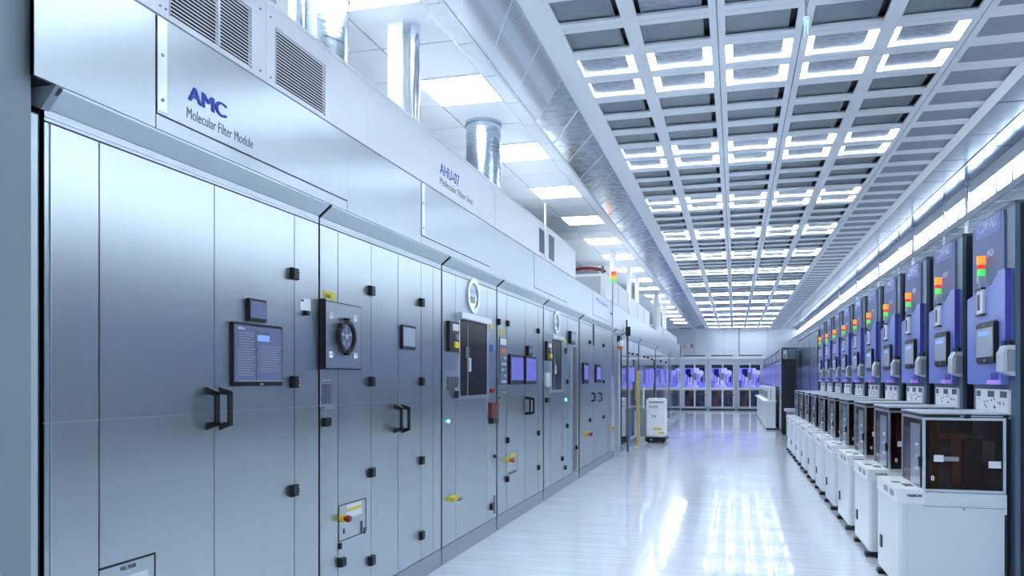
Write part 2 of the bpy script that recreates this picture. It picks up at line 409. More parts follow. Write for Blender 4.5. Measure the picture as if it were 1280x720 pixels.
# ---- strip lamps high on the right wall
BX('upper_rail', 'white', wr_, 3.0, XR, YB, YF, 3.945, ZC+.004); BX('rail_lip', 'trim', wr_, 2.992, 3.0, YB, YF, 3.94, 3.955)
BX('lower_rail', 'trim', wr_, XR-.10, XR, YB, YF, 3.70, 3.735)
BX('cable_tray', 'pale', wr_, XR-.36, XR-.34, YB, YF, 3.52, 3.60)
g = G()
for k in range(84): g.box(XR-.34, XR, -3+.5*k, -2.98+.5*k, 3.53, 3.545)
g.build('tray_rung', 'pale', wr_)['kind'] = 'stuff'
BX('wall_pipe', 'tube', wr_, XR-.14, XR-.08, YB, YF, 3.38, 3.44)
BX('wall_pipe', 'grey', wr_, XR-.20, XR-.15, YB, YF, 3.22, 3.30)
sl = None; n = 0
yy = onX(XR-.04, 1268)[0]-.55*14
for k in range(80):
    y = yy+.55*k
    if y+.5 > YF: break
    vis = k >= 14
    lab = ('%s strip lamp of the glowing row high on the right wall' % ((ords[k-14].capitalize() if k-14 < 20 else ''))) if vis else 'strip lamp of the right wall row beyond the right edge of the photo'
    if vis and k-14 >= 20: lab = 'tiny distant strip lamp near the far end of the glowing right wall row'
    if k-14 == 0: lab = 'strip lamp of the right wall row closest to the right edge of the photo'
    if sl is None:
        sl = thing('strip_lamp', (XR, y+.26, 3.74), lab, 'lamp', 'strip lamps along the right wall')
        BX('diffuser', 'strip', sl, XR-.045, XR-.02, y+.02, y+.52, 3.745, 3.93, bev=.004)
        G().box(XR-.06, XR, y-.03, y+.03, 3.735, 3.94).build('divider', 'grey', sl)
    else: dup(sl, (XR, y+.26, 3.74), lab)
# chrome poles by the right wall
pk = 0
for dd, r in ((9.68,.033),(10.75,.014),(12.6,.033),(13.7,.014),(15.6,.03),(18.4,.03),(21.5,.03)):
    X = 2.93; Y = (dd+X*sn)/cs
    tag(G().cyl((X,Y,0),(X,Y,ZC+.004), r, seg=16).build('chrome_pole', 'tube', None, True), '%s %s chrome pole rising behind the blue machines to the polished ceiling' % (ords[pk], 'thick' if r > .02 else 'thin'), 'pole', 'poles behind the blue machines'); pk += 1

# ------------------------------------------------------------------ filter cabinets along the left wall
ZP, ZS, ZD, ZW0, ZW1 = .145, 1.352, 2.385, 2.43, 2.50
XH = -2.226
def yz(u0, v0, u1, v1, X=XW):
    y0 = onX(X, u0)[0]; y1 = onX(X, u1)[0]; um = (u0+u1)/2
    return y0, y1, onX(X, um, v1)[1], onX(X, um, v0)[1]
def joint(u): return onX(XW, u)[0]
latch0 = None
_s = G().cyl((-.002,0,0),(.002,0,0),.006,seg=8).build('latch_screw', 'paper', None); screw_mesh = _s.data; bpy.data.objects.remove(_s)
def latch(parent, u, v, k=1.0):
    global latch0
    y, z = onX(XW, u, v)
    y -= .02
    if latch0 is None:
        g = G().box(0,.012,-.034,.034,-.032,.032,bev=.003).box(.012,.030,-.034,.012,-.028,.028,bev=.003)
        g.box(.012,.024,.014,.030,-.028,-.004,bev=.002).box(.012,.024,.014,.030,.004,.028,bev=.002)
        latch0 = g.build('latch', 'black', None); latch0.parent = parent; latch0.location = Vector((XW, y, z))-parent.location; o = latch0
    else: o = shared('latch', latch0, (XW, y, z), parent)
    for zz in (.017, -.017):
        c = bpy.data.objects.new('latch_screw', screw_mesh); C.objects.link(c); c.parent = o; c.location = (.025, .022, zz)
def handle(parent, u, v0, v1):
    y = onX(XW, u)[0]; z0 = onX(XW, u, v1)[1]; z1 = onX(XW, u, v0)[1]; p = .062
    g = G()
    g.prism([(XW,y-.012,z1),(XW+p,y-.012,z1-.022),(XW+p,y-.012,z1-.042),(XW,y-.012,z1-.035)], (0,.024,0))
    g.prism([(XW,y-.012,z0),(XW+p,y-.012,z0+.022),(XW+p,y-.012,z0+.042),(XW,y-.012,z0+.035)], (0,.024,0))
    g.box(XW+p-.018, XW+p, y-.012, y+.012, z0+.022, z1-.022)
    bmesh.ops.bevel(g.b, geom=list(g.b.edges), offset=.003, segments=1, affect='EDGES')
    g.build('handle', 'black', parent)
def plate(name, m, parent, u0, v0, u1, v1, t=.006, off=0., bev=0):
    y0,y1,z0,z1 = yz(u0,v0,u1,v1); return BX(name, m, parent, XW+off, XW+off+t, y0, y1, z0, z1, bev=bev)
def monitor(parent, u0, v0, u1, v1, m='scr', t=.014, b=.014, name='monitor'):
    y0,y1,z0,z1 = yz(u0,v0,u1,v1,XW+t)
    o = BX(name, 'black', parent, XW, XW+t, y0, y1, z0, z1, bev=.004)
    BX('screen', m, o, XW+t-.001, XW+t+.002, y0+b, y1-b, z0+b*1.5, z1-b)
    return o, (y0, y1, z0, z1)
def porthole(parent, u, v, r):
    y, z = onX(XW, u, v)
    G().ring((XW, y, z), r*.74, r, .02).build('porthole_frame', 'trim', parent, True)
    o = G().cyl((XW,y,z),(XW+.008,y,z), r*.75, seg=28).build('porthole_glass', 'glassd', parent)
    G().box(XW+.008, XW+.012, y-r*.42, y+r*.3, z-r*.45, z-r*.05).build('gauge', 'grey', o)
    return y, z
def cabinet(u0, u1, seams, label, canopy=True, ucl=None):
    y0, y1 = joint(u0), joint(u1)
    t = thing('filter_cabinet', (XW, (y0+y1)/2, 0), label, 'cabinet', 'steel filter cabinets along the left wall')
    G().box(-3.3, XW-.02, y0+.002, y1-.002, ZP, ZW1-.01).build('carcass', 'gap', t)
    BX('plinth', 'plinth', t, -3.2, XW, y0+.002, y1-.002, 0, ZP-.006)
    f = G().box(XW-.02, XW, y0+.004, y1-.004, ZD+.006, ZW0).build('top_rail', 'steel2', t)
    if y1 < 14: BX('rail_groove', 'canopy', t, XW-.0, XW+.003, y0+.004, y1-.004, ZD+.018, ZD+.024)
    ys = [y0+.002]+[joint(s) for s in seams]+[y1-.002]
    for a, b in zip(ys[:-1], ys[1:]):
        gp = .0018 if y0 < 6 else .0035
        G().box(XW-.018, XW, a+gp, b-gp, ZP, ZS-.0015, bev=.0012).build('lower_panel', 'steel', t)
        G().box(XW-.018, XW, a+gp, b-gp, ZS+.0015, ZD, bev=.0012).build('upper_panel', 'steel', t)
    BX('seam_highlight', 'trim', t, XW-.019, XW-.004, y0+.003, y1-.003, ZS-.003, ZS+.003)  # bright strip in the seam, stands in for the highlight on its bevelled edges
    G().prism([(XW-.02,y0+.003,ZW0+.002),(XW+.001,y0+.003,ZW0+.002),(XH,y0+.003,ZW1-.012),(XH,y0+.003,ZW1-.003),(XW-.02,y0+.003,ZW1-.003)], (0,y1-y0-.006,0)).build('canopy_strip', 'canopy', t)
    G().prism([(XW,y0-.004,ZW0-.005),(XH+.004,y0-.004,ZW1-.016),(XH+.004,y0-.004,ZW1-.004),(XW-.006,y0-.004,ZW0+.01)], (0,.012,0)).build('canopy_joint', 'black', t)
    return t
# A: big double-door cabinet with operator screen
A = cabinet(54, 398.5, [62.5, 124, 268, 368], 'Nearest and widest steel cabinet with black double handles and large operator screen')
BX('edge_strip', 'trim', A, XW, XW+.006, joint(62), joint(63.2), ZP, ZD)
G().prism([(-2.36,joint(47.5),ZW0+.02),(XW+.012,joint(47.5),ZW0-.01),(XH+.008,joint(47.5),ZW1-.004),(-2.36,joint(47.5),ZW1-.004)], (0,.03,0)).build('canopy_end_cap', 'grey', A)
tag(BX('trim_1', 'gap', None, -2.5, XW-.012, 1.995, joint(54)-.004, 0, ZW0-.02), kind='structure')
tag(BX('trim_2', 'canopy', None, -2.5, XW-.001, 1.995, joint(47.5), 0, ZW0-.03), kind='structure')
for u in (258.5, 275): handle(A, u, 483, 538)
mo, (y0,y1,z0,z1) = monitor(A, 290.5, 405, 353.5, 482.5, 'scr')
BX('taskbar', 'grey', mo, XW+.031, XW+.0335, y0+.02, y1-.02, z0+.022, z0+.028)
yd = y0+(y1-y0)*.40
BX('menu_column', 'scrhi', mo, XW+.031, XW+.0325, yd+.004, yd+.1, z1-.085, z1-.055)
BX('menu_column', 'inkd', mo, XW+.031, XW+.0325, yd+.004, yd+.1, z1-.053, z1-.040)
text('BRSLA', 'screen_title', 'inkw', mo, (XW+.031, y0+.018, z1-.036), 'L', .05, .012)
g = G()
for k in range(17): g.box(XW+.031, XW+.0325, y0+.02, yd-.018-.012*(k%3), z1-.05-.0125*k, z1-.054-.0125*k)
for k in range(11): g.box(XW+.031, XW+.0325, yd+.02, y1-.04-.014*(k%4), z1-.11-.012*k, z1-.113-.012*k)
g.build('screen_text', 'grey', mo)
text('DELA', 'maker_mark', 'inkw', mo, (XW+.031, (y0+y1)/2-.012, z0+.006), 'L', .024, .008)
BX('divider', 'inkd', mo, XW+.031, XW+.0325, yd-.008, yd, z0+.03, z1-.03)
monitor(A, 311.5, 374, 334, 402.5, 'scr', b=.012, t=.02)
st = plate('instruction_label', 'paper', A, 375, 373, 388, 388, .002)
plate('label_mark', 'inkb', A, 376, 374, 379, 377, .0035)
y, z = onX(XW, 381, 391.5); G().cyl((XW,y,z),(XW+.025,y,z),.014,seg=14).box(XW,XW+.02,y-.02,y+.0,z-.014,z+.012).build('key_switch', 'black', A)
for v in (343, 477.5, 612.5): latch(A, 369, v)
# flush service panel near the floor
y0,y1 = joint(123), joint(194); zt = onX(XW,158,702)[1]
g = G().box(XW, XW+.003, y0, y1, zt-.004, zt+.004).box(XW, XW+.003, y1-.006, y1, .35, zt)
g.build('service_panel_joint', 'black', A)
BX('service_panel', 'canopy', A, XW, XW+.002, y0+.004, y1-.008, .35, zt-.005)
BX('panel_sheet', 'paper', A, XW+.002, XW+.004, joint(161), joint(184), .3, zt-.055)
text('PULL PANEL', 'panel_text', 'inkd', A, (XW+.003, joint(150), zt-.03), 'L', joint(170)-joint(150), .016)

# B: cabinet with round inspection window
B = cabinet(399.5, 551.5, [422.5, 464, 497.5, 526.3, 541.2], 'Second steel cabinet with a square plate carrying a round black dial')
y0,y1,z0,z1 = yz(407, 380, 452, 461, XW+.04)
BX('side_bracket', 'black', B, XW, XW+.040, max(y0-.038, joint(399.5)+.004), y0-.005, z0-.005, z1+.012, bev=.004)
BX('side_bracket', 'black', B, XW, XW+.03, y1+.001, y1+.018, z0+.01, z1-.01)
pl = BX('window_plate', 'steel', B, XW, XW+.04, y0, y1, z0, z1, bev=.004)
BX('plate_edge', 'black', B, XW, XW+.036, y0-.003, y1+.004, z0-.004, z1+.004)
y, z = onX(XW+.04, 430, 421); r = .098
G().ring((XW+.04,y,z), r*.80, r, .03).build('dial_frame', 'black', pl, True)
G().cyl((XW+.04,y,z),(XW+.05,y,z),r*.82,seg=28).build('dial_glass', 'scr', pl)
g = G()
for k in range(5):
    a = k*2*math.pi/5+.3
    g.prism([(XW+.052,y+.01*math.cos(a),z+.01*math.sin(a)),(XW+.052,y+.07*math.cos(a-.16),z+.07*math.sin(a-.16)),(XW+.052,y+.07*math.cos(a+.16),z+.07*math.sin(a+.16))],(.003,0,0))
g.cyl((XW+.05,y,z),(XW+.06,y,z),.018,seg=12).build('fan_blade', 'grey', pl)
for q in ((y-.015,y+.015,z-r-.012,z-r+.018),(y-.015,y+.015,z+r-.018,z+r+.012),(y-.085,y-.06,z+.04,z+.075)): BX('dial_clamp', 'black', pl, XW+.045, XW+.075, *q)
for (u, v) in ((414,394),(444.5,398),(414,443),(444.5,444.5)):
    a = onX(XW+.04, u, v); sk = BX('warning_sticker', 'paper', pl, XW+.04, XW+.042, a[0]-.020, a[0]+.020, a[1]-.018, a[1]+.018)
    BX('sticker_print', 'orange', pl, XW+.042, XW+.043, a[0]-.010, a[0]+.010, a[1]-.004, a[1]-.001); BX('sticker_print', 'inkd', pl, XW+.042, XW+.043, a[0]-.010, a[0]+.010, a[1]+.005, a[1]+.007)
ye = plate('yellow_label', 'yellow', B, 403.5, 364.5, 419, 374.5, .002)
a = onX(XW, 405, 373); text('CAUTION', 'label_print', 'inkd', B, (XW+.002, a[0], a[1]+.006), 'L', .065, .022)
for (u, v) in ((464,364),(464,477),(464.5,590),(464.5,699.5),(526.5,378.5),(526.5,477),(526.5,575),(526.5,668.5)): latch(B, u+1, v)
handle(B, 493, 505, 541.5); handle(B, 502.5, 505, 541.5)
monitor(B, 503, 407, 520, 437, 'scrg', t=.018, b=.016)
y0,y1,z0,z1 = yz(401, 474, 413, 506); BX('grille_frame', 'trim', B, XW, XW+.006, y0, y1, z0, z1)
g = G()
for k in range(12): zz = z0+.008+k*(z1-z0-.02)/12; g.box(XW+.006, XW+.009, y0+.006, y1-.004, zz, zz+.006)
for k in range(4): yy2 = y0+.008+k*(y1-y0-.014)/4; g.box(XW+.006, XW+.010, yy2, yy2+.004, z0+.006, z1-.03)
g.build('grille_mesh', 'inkd', B)
plate('bracket', 'trim', B, 401, 508, 414, 511, .02)
plate('small_lock', 'black', B, 401.5, 522, 409, 533, .03, bev=.003)
plate('small_lock', 'black', B, 422, 697, 428, 708, .03, bev=.003)
plate('small_lock', 'black', B, 423, 679, 425.5, 686, .012)
def inset(parent, quad, m='black', w_=.005):
    pts = [onX(XW, u, v) for u, v in quad]; g = G()
    for i in range(4):
        (ya, za), (yb, zb) = pts[i], pts[(i+1)%4]; L = math.hypot(yb-ya, zb-za); ny, nz = -(zb-za)/L*w_/2, (yb-ya)/L*w_/2
        g.prism([(XW,ya-ny,za-nz),(XW,yb-ny,zb-nz),(XW,yb+ny,zb+nz),(XW,ya+ny,za+nz)], (.002,0,0))
    g.build('service_hatch_joint', m, parent)
def estop(parent, u, v, k=1., m='red'):
    y, z = onX(XW, u, v)
    G().cyl((XW,y,z),(XW+.03*k,y,z),.028*k,seg=20).build('stop_button_base', 'yellow', parent, True)
    o = G().cyl((XW+.03*k,y,z),(XW+.05*k,y,z),.017*k,seg=16).cyl((XW+.05*k,y,z),(XW+.075*k,y,z),.026*k,.022*k,seg=20).build('stop_button', m, parent, True)
inset(B, [(423.5,632.5),(457.3,622.5),(457.3,664.5),(423.5,677.5)])
estop(B, 426, 648, .85)
plate('warning_label', 'paper', B, 433, 629, 452, 645, .002)
plate('warning_label', 'yellow', B, 434, 633, 451, 637, .0035)
for u in (429, 451, 454.5): plate('lever', 'inkd', B, u, 655+(4 if u > 450 else 6)-8*(u==451), u+1.2, 667, .006)

# C: cabinet with dark glass door and porthole
Cc = cabinet(552.5, 620.5, [569.6, 609], 'Third steel cabinet with a tall dark glass door and round porthole')
def darkdoor(parent, u0, v0, u1, v1):
    y0,y1,z0,z1 = yz(u0,v0,u1,v1)
    o = BX('glass_door', 'darkwin', parent, XW, XW+.012, y0, y1, z0, z1)
    BX('door_frame', 'trim', parent, XW,XW+.02,y0-.02,y0,z0,z1); BX('door_frame', 'trim', parent, XW,XW+.02,y1,y1+.02,z0,z1)
    BX('door_rail', 'trim', parent, XW, XW+.05, y0-.03, y1+.05, z1, z1+.055, bev=.005); BX('door_rail', 'trim', parent, XW, XW+.035, y0-.02, y1+.03, z0-.03, z0)
    ym = y0+(y1-y0)*.27
    G().box(XW+.012,XW+.017,ym,ym+.012,z0,z1).build('door_mullion', 'grey', o)
    G().box(XW+.012,XW+.03,ym+.02,ym+.06,(z0+z1)/2-.12,(z0+z1)/2+.0,bev=.004).build('door_lock', 'pale', o)
    G().box(XW+.012,XW+.02,ym-.05,ym+.03,(z0+z1)/2+.0,(z0+z1)/2+.10).build('door_gear', 'inkd', o)
darkdoor(Cc, 572.5, 402, 606.5, 494)
porthole(Cc, 590.5, 370, .157)
def ctrl(parent, u0, v0, u1, v1):
    y0,y1,z0,z1 = yz(u0,v0,u1,v1)
    o = BX('control_box', 'black', parent, XW, XW+.03, y0, y1, z0, z1, bev=.003)
    BX('label', 'paper', o, XW+.03, XW+.032, y0+(y1-y0)*.3, y1-.015, z1-(z1-z0)*.3, z1-.02)
    BX('lit_button', 'yellow', o, XW+.03, XW+.045, y0+(y1-y0)*.4, y1-.02, z0+.035, z0+.085)
    ym = y0+(y1-y0)*.65; G().cyl((XW+.03,ym,(z0+z1)/2-.0),(XW+.05,ym,(z0+z1)/2),.024,seg=16).build('rotary_switch', 'grey', o)
ctrl(Cc, 558, 402, 570, 440)
y0,y1,z0,z1 = yz(556,463,570,486); o = BX('hook_plate', 'trim', Cc, XW, XW+.006, y0, y1, z0, z1)
g = G()
for k in range(4): yk = y0+.02+k*(y1-y0-.04)/3.5; g.prism([(XW+.006,yk,z0-.01+.02*(k%2)),(XW+.006,yk+.03,z0+.10),(XW+.006,yk+.045,z0+.10),(XW+.006,yk+.016,z0-.01+.02*(k%2))], (.02,0,0))
g.build('hanging_tool', 'inkd', o)
latch(Cc, 570.5, 493)
a = onX(XW, 560.5, 526.5); G().cyl((XW,a[0],a[1]),(XW+.01,a[0],a[1]),.012,seg=12).build('indicator_light', 'led', Cc)
o = plate('padlock_tag', 'yellow', Cc, 560, 620, 567, 625.5, .05, bev=.004); plate('padlock_tag', 'grey', Cc, 567, 621, 570.5, 625, .06)
for (u0,v0,u1,v1,m,t) in ((612,404,615.5,411.5,'yellow',.003),(612.5,431,616,440,'inkb',.004),(612.5,486,616,491,'red',.02),(610.5,503,619,522,'darkred',.035),(611,522,618,529,'black',.045),(617,568,619,572,'black',.02),(612,629,615,637,'black',.03)):
    plate('column_device', m, Cc, u0,v0,u1,v1,t)
plate('column_edge', 'trim', Cc, 608.4, 402, 609.3, 637, .006)
plate('slim_handle', 'grey', Cc, 617.2, 619, 618, 642, .012)
# D
D = cabinet(621.5, 678.8, [633.3, 656.3, 672.6], 'Fourth steel cabinet with two upright blue screens and a strip of buttons')
y0,y1,z0,z1 = yz(623.8,422,632.6,481); o = BX('button_strip', 'edge', D, XW, XW+.01, y0, y1, z0, z1)
BX('strip_label', 'paper', o, XW+.01, XW+.012, y0+.01, y1-.02, z1-.075, z1-.01)
BX('strip_label', 'orange', o, XW+.01, XW+.012, y0+.03, y1-.03, z1-.16, z1-.11)
for k in range(5):
    for q in range(2):
        zz = z1-.21-k*.06; yk = y0+(y1-y0)*(.3+.35*q)
        G().cyl((XW+.01,yk,zz),(XW+.022,yk,zz),.015,seg=10).build('push_button', 'inkw' if (k+q)%3 else 'grey', o)
y, z = onX(XW, 628.5, 492.5); G().cyl((XW,y,z),(XW+.05,y,z),.03,seg=14).build('rotary_switch', 'grey', D)
plate('small_lock', 'grey', D, 623, 496, 627, 499, .03)
plate('yellow_label', 'yellow', D, 624.5, 412, 629.5, 418, .003)
for (u, v) in ((623.5,402.5),(634.5,404.5),(672.5,414)): latch(D, u, v)
monitor(D, 638, 443.5, 655, 480.5, 'scrb', t=.03, b=.03)
monitor(D, 657.3, 445.5, 670.5, 480, 'scrb', t=.03, b=.025)
monitor(D, 661, 432.5, 666, 445, 'scr', t=.04, b=.02)
handle(D, 657, 495, 519); handle(D, 661.5, 495.5, 519)
for (u, v) in ((634.5,550),(673,541),(673,584),(634,598.5)): latch(D, u, v)
inset(D, [(632.5,566),(646.5,561.5),(646.5,588),(632.5,593)], 'grey', .003)
estop(D, 633.5, 575, 1.1, 'orange'); plate('warning_label', 'yellow', D, 637, 567, 645, 571, .003); plate('hatch_bar', 'inkd', D, 636, 589, 644, 591.5, .012)
# E
E = cabinet(679.6, 723.5, [688, 703, 709.5], 'Fifth steel cabinet with a narrow dark glass door beside a dim slot')
porthole(E, 695, 403, .15)
ctrl(E, 681, 427, 686.8, 451)
darkdoor(E, 688, 425, 701, 487.5)
plate('hook_plate', 'pale', E, 681, 466, 687, 483, .02)
plate('cylinder_lock', 'black', E, 681.5, 497, 684.5, 503, .03)
y0,y1,_,_ = yz(714.6,430,720.8,590); BX('dim_slot', 'olive', E, XW, XW+.004, y0, y1, .16, onX(XW,717,434)[1])
BX('slot_edge', 'trim', E, XW, XW+.012, y0-.03, y0, .16, onX(XW,717,434)[1])
monitor(E, 714.3, 414.5, 719.8, 430, 'scrg', t=.05, b=.03)
for (u, v) in ((708.8,477),(708.8,532),(720,559),(702.6,573),(706.3,584)): latch(E, u, v)
plate('yellow_label', 'yellow', E, 705, 423.5, 708, 429, .003); plate('slim_handle', 'black', E, 706, 435, 707.8, 442, .02)
a = onX(XW, 707.2, 499.5); G().cyl((XW,a[0],a[1]),(XW+.01,a[0],a[1]),.018,seg=12).build('indicator_light', 'led', E)
# F
F = cabinet(724.4, 765.8, [741.5, 758.5], 'Sixth steel cabinet, two slim screens and a small bridge handle')
for (u, v) in ((737,428),(754,432),(754,477),(737,525),(754,521)): latch(F, u, v)
monitor(F, 730, 453.5, 736, 479.5, 'scrb', t=.03, b=.04); monitor(F, 745.5, 456, 751.5, 478.5, 'scrb', t=.03, b=.04)
handle(F, 739.5, 490, 502.5); handle(F, 748.5, 490, 502.5)
plate('dark_slit', 'black', F, 741, 401, 742.6, 432, .01)
estop(F, 732.5, 542.5, 1.4); estop(F, 762.5, 535.5, 1.1, 'orange')
plate('vent_tile', 'trim', F, 764.5, 470, 766.5, 563, .02)
Gc = cabinet(766.6, 776, [], 'Narrow blank steel cabinet left of the hanging black monitor')
# distant mirror-fronted cabinets
H1 = cabinet(777, 798, [791.5], 'Mirror-fronted cabinet behind the yellow post, nearest of the far group')
H2 = cabinet(798.8, 819, [806,812], 'Mirror-fronted cabinet behind the white transport robot')
H3 = cabinet(819.8, 836, [825,830], 'Distant mirror-fronted cabinet between robot and far windows')
H4 = cabinet(836.6, 850, [843], 'Farthest mirror-fronted cabinet at the end of the left row')
for t in (H1, H2, H3, H4):
    for ch in t.children:
        if ch.name.startswith(('lower_panel', 'upper_panel')): ch.data.materials[0] = M['glassd']
for (t, lst) in ((H1, ((784,459,787,477),(788,459,791,477))), (H2, ((806,462,808.5,479),(810,462,812.5,479),(813.5,463,816,479))), (H3, ((825,462,828,479),(832,463,834,478))), (H4, ((838,464,840,478),(846,464,848,480)))):
    for q in lst: plate('slim_screen', 'scrb', t, *q, .04)
for (t, pts) in ((H1, ((786,441.5),(791,442.5),(797,443.5))), (H2, ((805.7,446),(810,447),(815,449))), (H3, ((826,451.5),(832.5,453)))):
    for p in pts: plate('hinge_block', 'black', t, p[0]-.25, p[1]-1.2, p[0]+.25, p[1]+1.2, .03)
plate('door_column', 'olive', H2, 818, 450, 819, 560, .03); plate('door_column', 'olive', H1, 792, 450, 796, 500, .02)
# hanging black monitor on its pole
hm = thing('hanging_monitor', (-2.24, joint(777), 2.1), 'black monitor jutting from the left row under the header on a thin dark pole', 'monitor')
yk = joint(777)
G().cyl((-2.17,yk,.0),(-2.17,yk,2.50),.022,seg=10).build('pole', 'inkd', hm)
x0, zt = onY(yk-.1, 781, 401); x1, zb = onY(yk-.1, 788, 420)
BX('screen_housing', 'black', hm, max(x0-.03,-2.2), x1, yk-.1, yk-.04, zb, zt-.12, bev=.01)
BX('bracket', 'black', hm, -2.19, x0+.05, yk-.08, yk-.04, zt-.12, zt+.02)
# beacon on cabinet G
bk = thing('beacon', (-2.22, joint(768), 2.2), 'small white and orange beacon on a pole left of the hanging monitor', 'beacon')
yk2 = joint(768)-.1
G().cyl((-2.19,yk2,.0),(-2.19,yk2,2.28),.014,seg=8).build('pole', 'pale', bk)
BX('lens', 'white', bk, -2.21, -2.10, yk2-.06, yk2+.06, 2.16, 2.28, bev=.02); BX('lens_base', 'orange', bk, -2.21, -2.12, yk2-.05, yk2+.05, 2.10, 2.16); BX('cap', 'black', bk, -2.22, -2.16, yk2-.06, yk2+.06, 2.24, 2.36)

# ---- steel header over the cabinets
hd = thing('steel_header', (XH, 10, ZW1), 'long brushed steel header band over the cabinets lettered AMC in blue', 'header')
jy = lambda u: onX(XH, u)[0]
us = [36, 195, 434, 526.5, 612, 667.5, 709, 741, 766, 790, 806, 820, 832, 842, 850]
BX('backing', 'gap', hd, -3.2, XH-.02, 1.995, joint(850), ZW1, 2.945)
for i in range(len(us)-1):
    a = max(jy(us[i]), jy(42)); a = jy(42) if i == 0 else a; b = jy(us[i+1])
    sm_ = i in (1, 3, 5, 7)
    zb = 2.562 if sm_ else ZW1
    p = G().box(XH-.018, XH+(.003 if sm_ else 0), a+.002, b-.002, zb, 2.950, bev=.001).build('header_panel', 'steel2', hd)
    if sm_: BX('lower_strip', 'steel2', hd, XH-.018, XH, a+.002, b-.002, ZW1, 2.556)
    if i in (1, 3):
        BX('joint_cover', 'trim', hd, XH, XH+.005, a+.004, a+.055, zb+.01, 2.945)
        for zz in (2.62, 2.80): G().cyl((XH+.005,a+.03,zz),(XH+.009,a+.03,zz),.007,seg=8).build('screw', 'grey', hd)
def header_text(s, m, X, u0, u1, vb, vt, bold=False, parent=hd):   # vb / vt = bottom and top of the lettering at its left end
    y0 = onX(X, u0)[0]; y1 = onX(X, u1)[0]; zb = onX(X, u0, vb)[1]; zt = onX(X, u0, vt)[1]
    text(s, 'lettering', m, parent, (X, y0, zb), 'L', y1-y0, zt-zb, bold)
header_text('AMC', 'inkb', XH+.003, 234.5, 283, 124.5, 105, True)
header_text('Molecular Filter Module', 'inkd', XH+.003, 233.5, 316, 146.5, 133)
header_text('Modern', 'inkb', XH+.003, 745.5, 759.5, 377, 371)

# ---- white enclosure above the header
en = thing('air_handling_enclosure', (XH, 6, 2.954), 'white panelled enclosure above the header with two louvred grilles lettered AHU-07', 'enclosure')
XE = XH-.008; ZE0, ZE1 = 2.965, 3.36
ey = lambda u: onX(XE, u)[0]
Yend = ey(719.5)
BX('carcass', 'white', en, -3.1, XE-.015, 1.995, Yend, 2.956, ZE1-.01)
g1 = (212.5, 313); g2 = (345, 405.5); ZG0, ZG1 = 2.99, 3.262
seams = [20, 175, 332.5, 459, 600, 619.5, 719.5]
def ebox(u0, u1, holes=()):
    a, b = max(ey(u0),ey(42))+.0015, ey(u1)-.0015; g = G(); cur = a
    for (h0, h1) in holes:
        g.box(XE-.015, XE, cur, h0, ZE0, ZE1); g.box(XE-.015, XE, h0, h1, ZE0, ZG0); g.box(XE-.015, XE, h0, h1, ZG1, ZE1); cur = h1
    g.box(XE-.015, XE, cur, b, ZE0, ZE1)
    g.build('enclosure_panel', 'white', en)
for a, b in zip(seams[:-1], seams[1:]):
    hs = [(ey(q[0]), ey(q[1])) for q in (g1, g2) if a < q[0] < b]
    if a == 175: hs = [(ey(g1[0]), ey(g1[1]))]
    ebox(a, b, hs)
BX('top_edge', 'white', en, XE-.02, XE+.012, 1.995, Yend, ZE1, ZE1+.012)
for q in (g1, g2):
    a, b = ey(q[0]), ey(q[1])
    gr = BX('louvre_grille', 'gap', en, XE-.0145, XE-.012, a, b, ZG0, ZG1)
    n = 17; s0 = None
    for k in range(n):
        z = ZG0+(k+.5)*(ZG1-ZG0)/n
        pts = [(XE-.011,a+.002,z+.007),(XE-.008,a+.002,z+.0095),(XE+.006,a+.002,z+.0015),(XE+.006,a+.002,z-.0045)]
        if s0 is None: s0 = G().prism(pts, (0,b-a-.004,0)).build('slat', 'white', gr); z00 = z
        else: o = s0.copy(); C.objects.link(o); o.location = (0,0,z-z00)
    G().box(XE-.01,XE+.008,a+(b-a)*.55,a+(b-a)*.55+.01,ZG0,ZG1).build('mullion', 'white', gr) if q is g1 else None
    G().box(XE,XE+.004,a-.006,a,ZG0-.006,ZG1+.006).box(XE,XE+.004,b,b+.006,ZG0-.006,ZG1+.006).box(XE,XE+.004,a,b,ZG1,ZG1+.006).build('grille_rim', 'pale', gr)
for (u0,v0,u1,v1) in ((674,287,680,316),(686,295,692.5,325)):
    y0,y1,z0,z1 = yz(u0,v0,u1,v1,XE); BX('dark_opening', 'inkd', en, XE, XE+.004, y0, y1, max(z0, ZE0), min(z1, ZE1-.03))
for u in (200, 207, 325, 338): 
    for zz in (3.0, 3.30): a = ey(u); G().cyl((XE,a,zz),(XE+.004,a,zz),.005,seg=8).build('screw', 'grey', en)
header_text('AHU-07', 'inkb', XE+.001, 550, 574, 216.5, 202.5, False, en)
header_text('Molecular Filter Unit', 'grey', XE+.001, 550, 591, 229.5, 221, False, en)
# white light pole
a = onX(-2.2, 682, 300); tag(G().cyl((-2.205,a[0],2.96),(-2.205,a[0],3.62),.012,seg=10).build('white_rod', 'white', None), 'thin white upright rod in front of the dark openings of the white enclosure', 'rod')
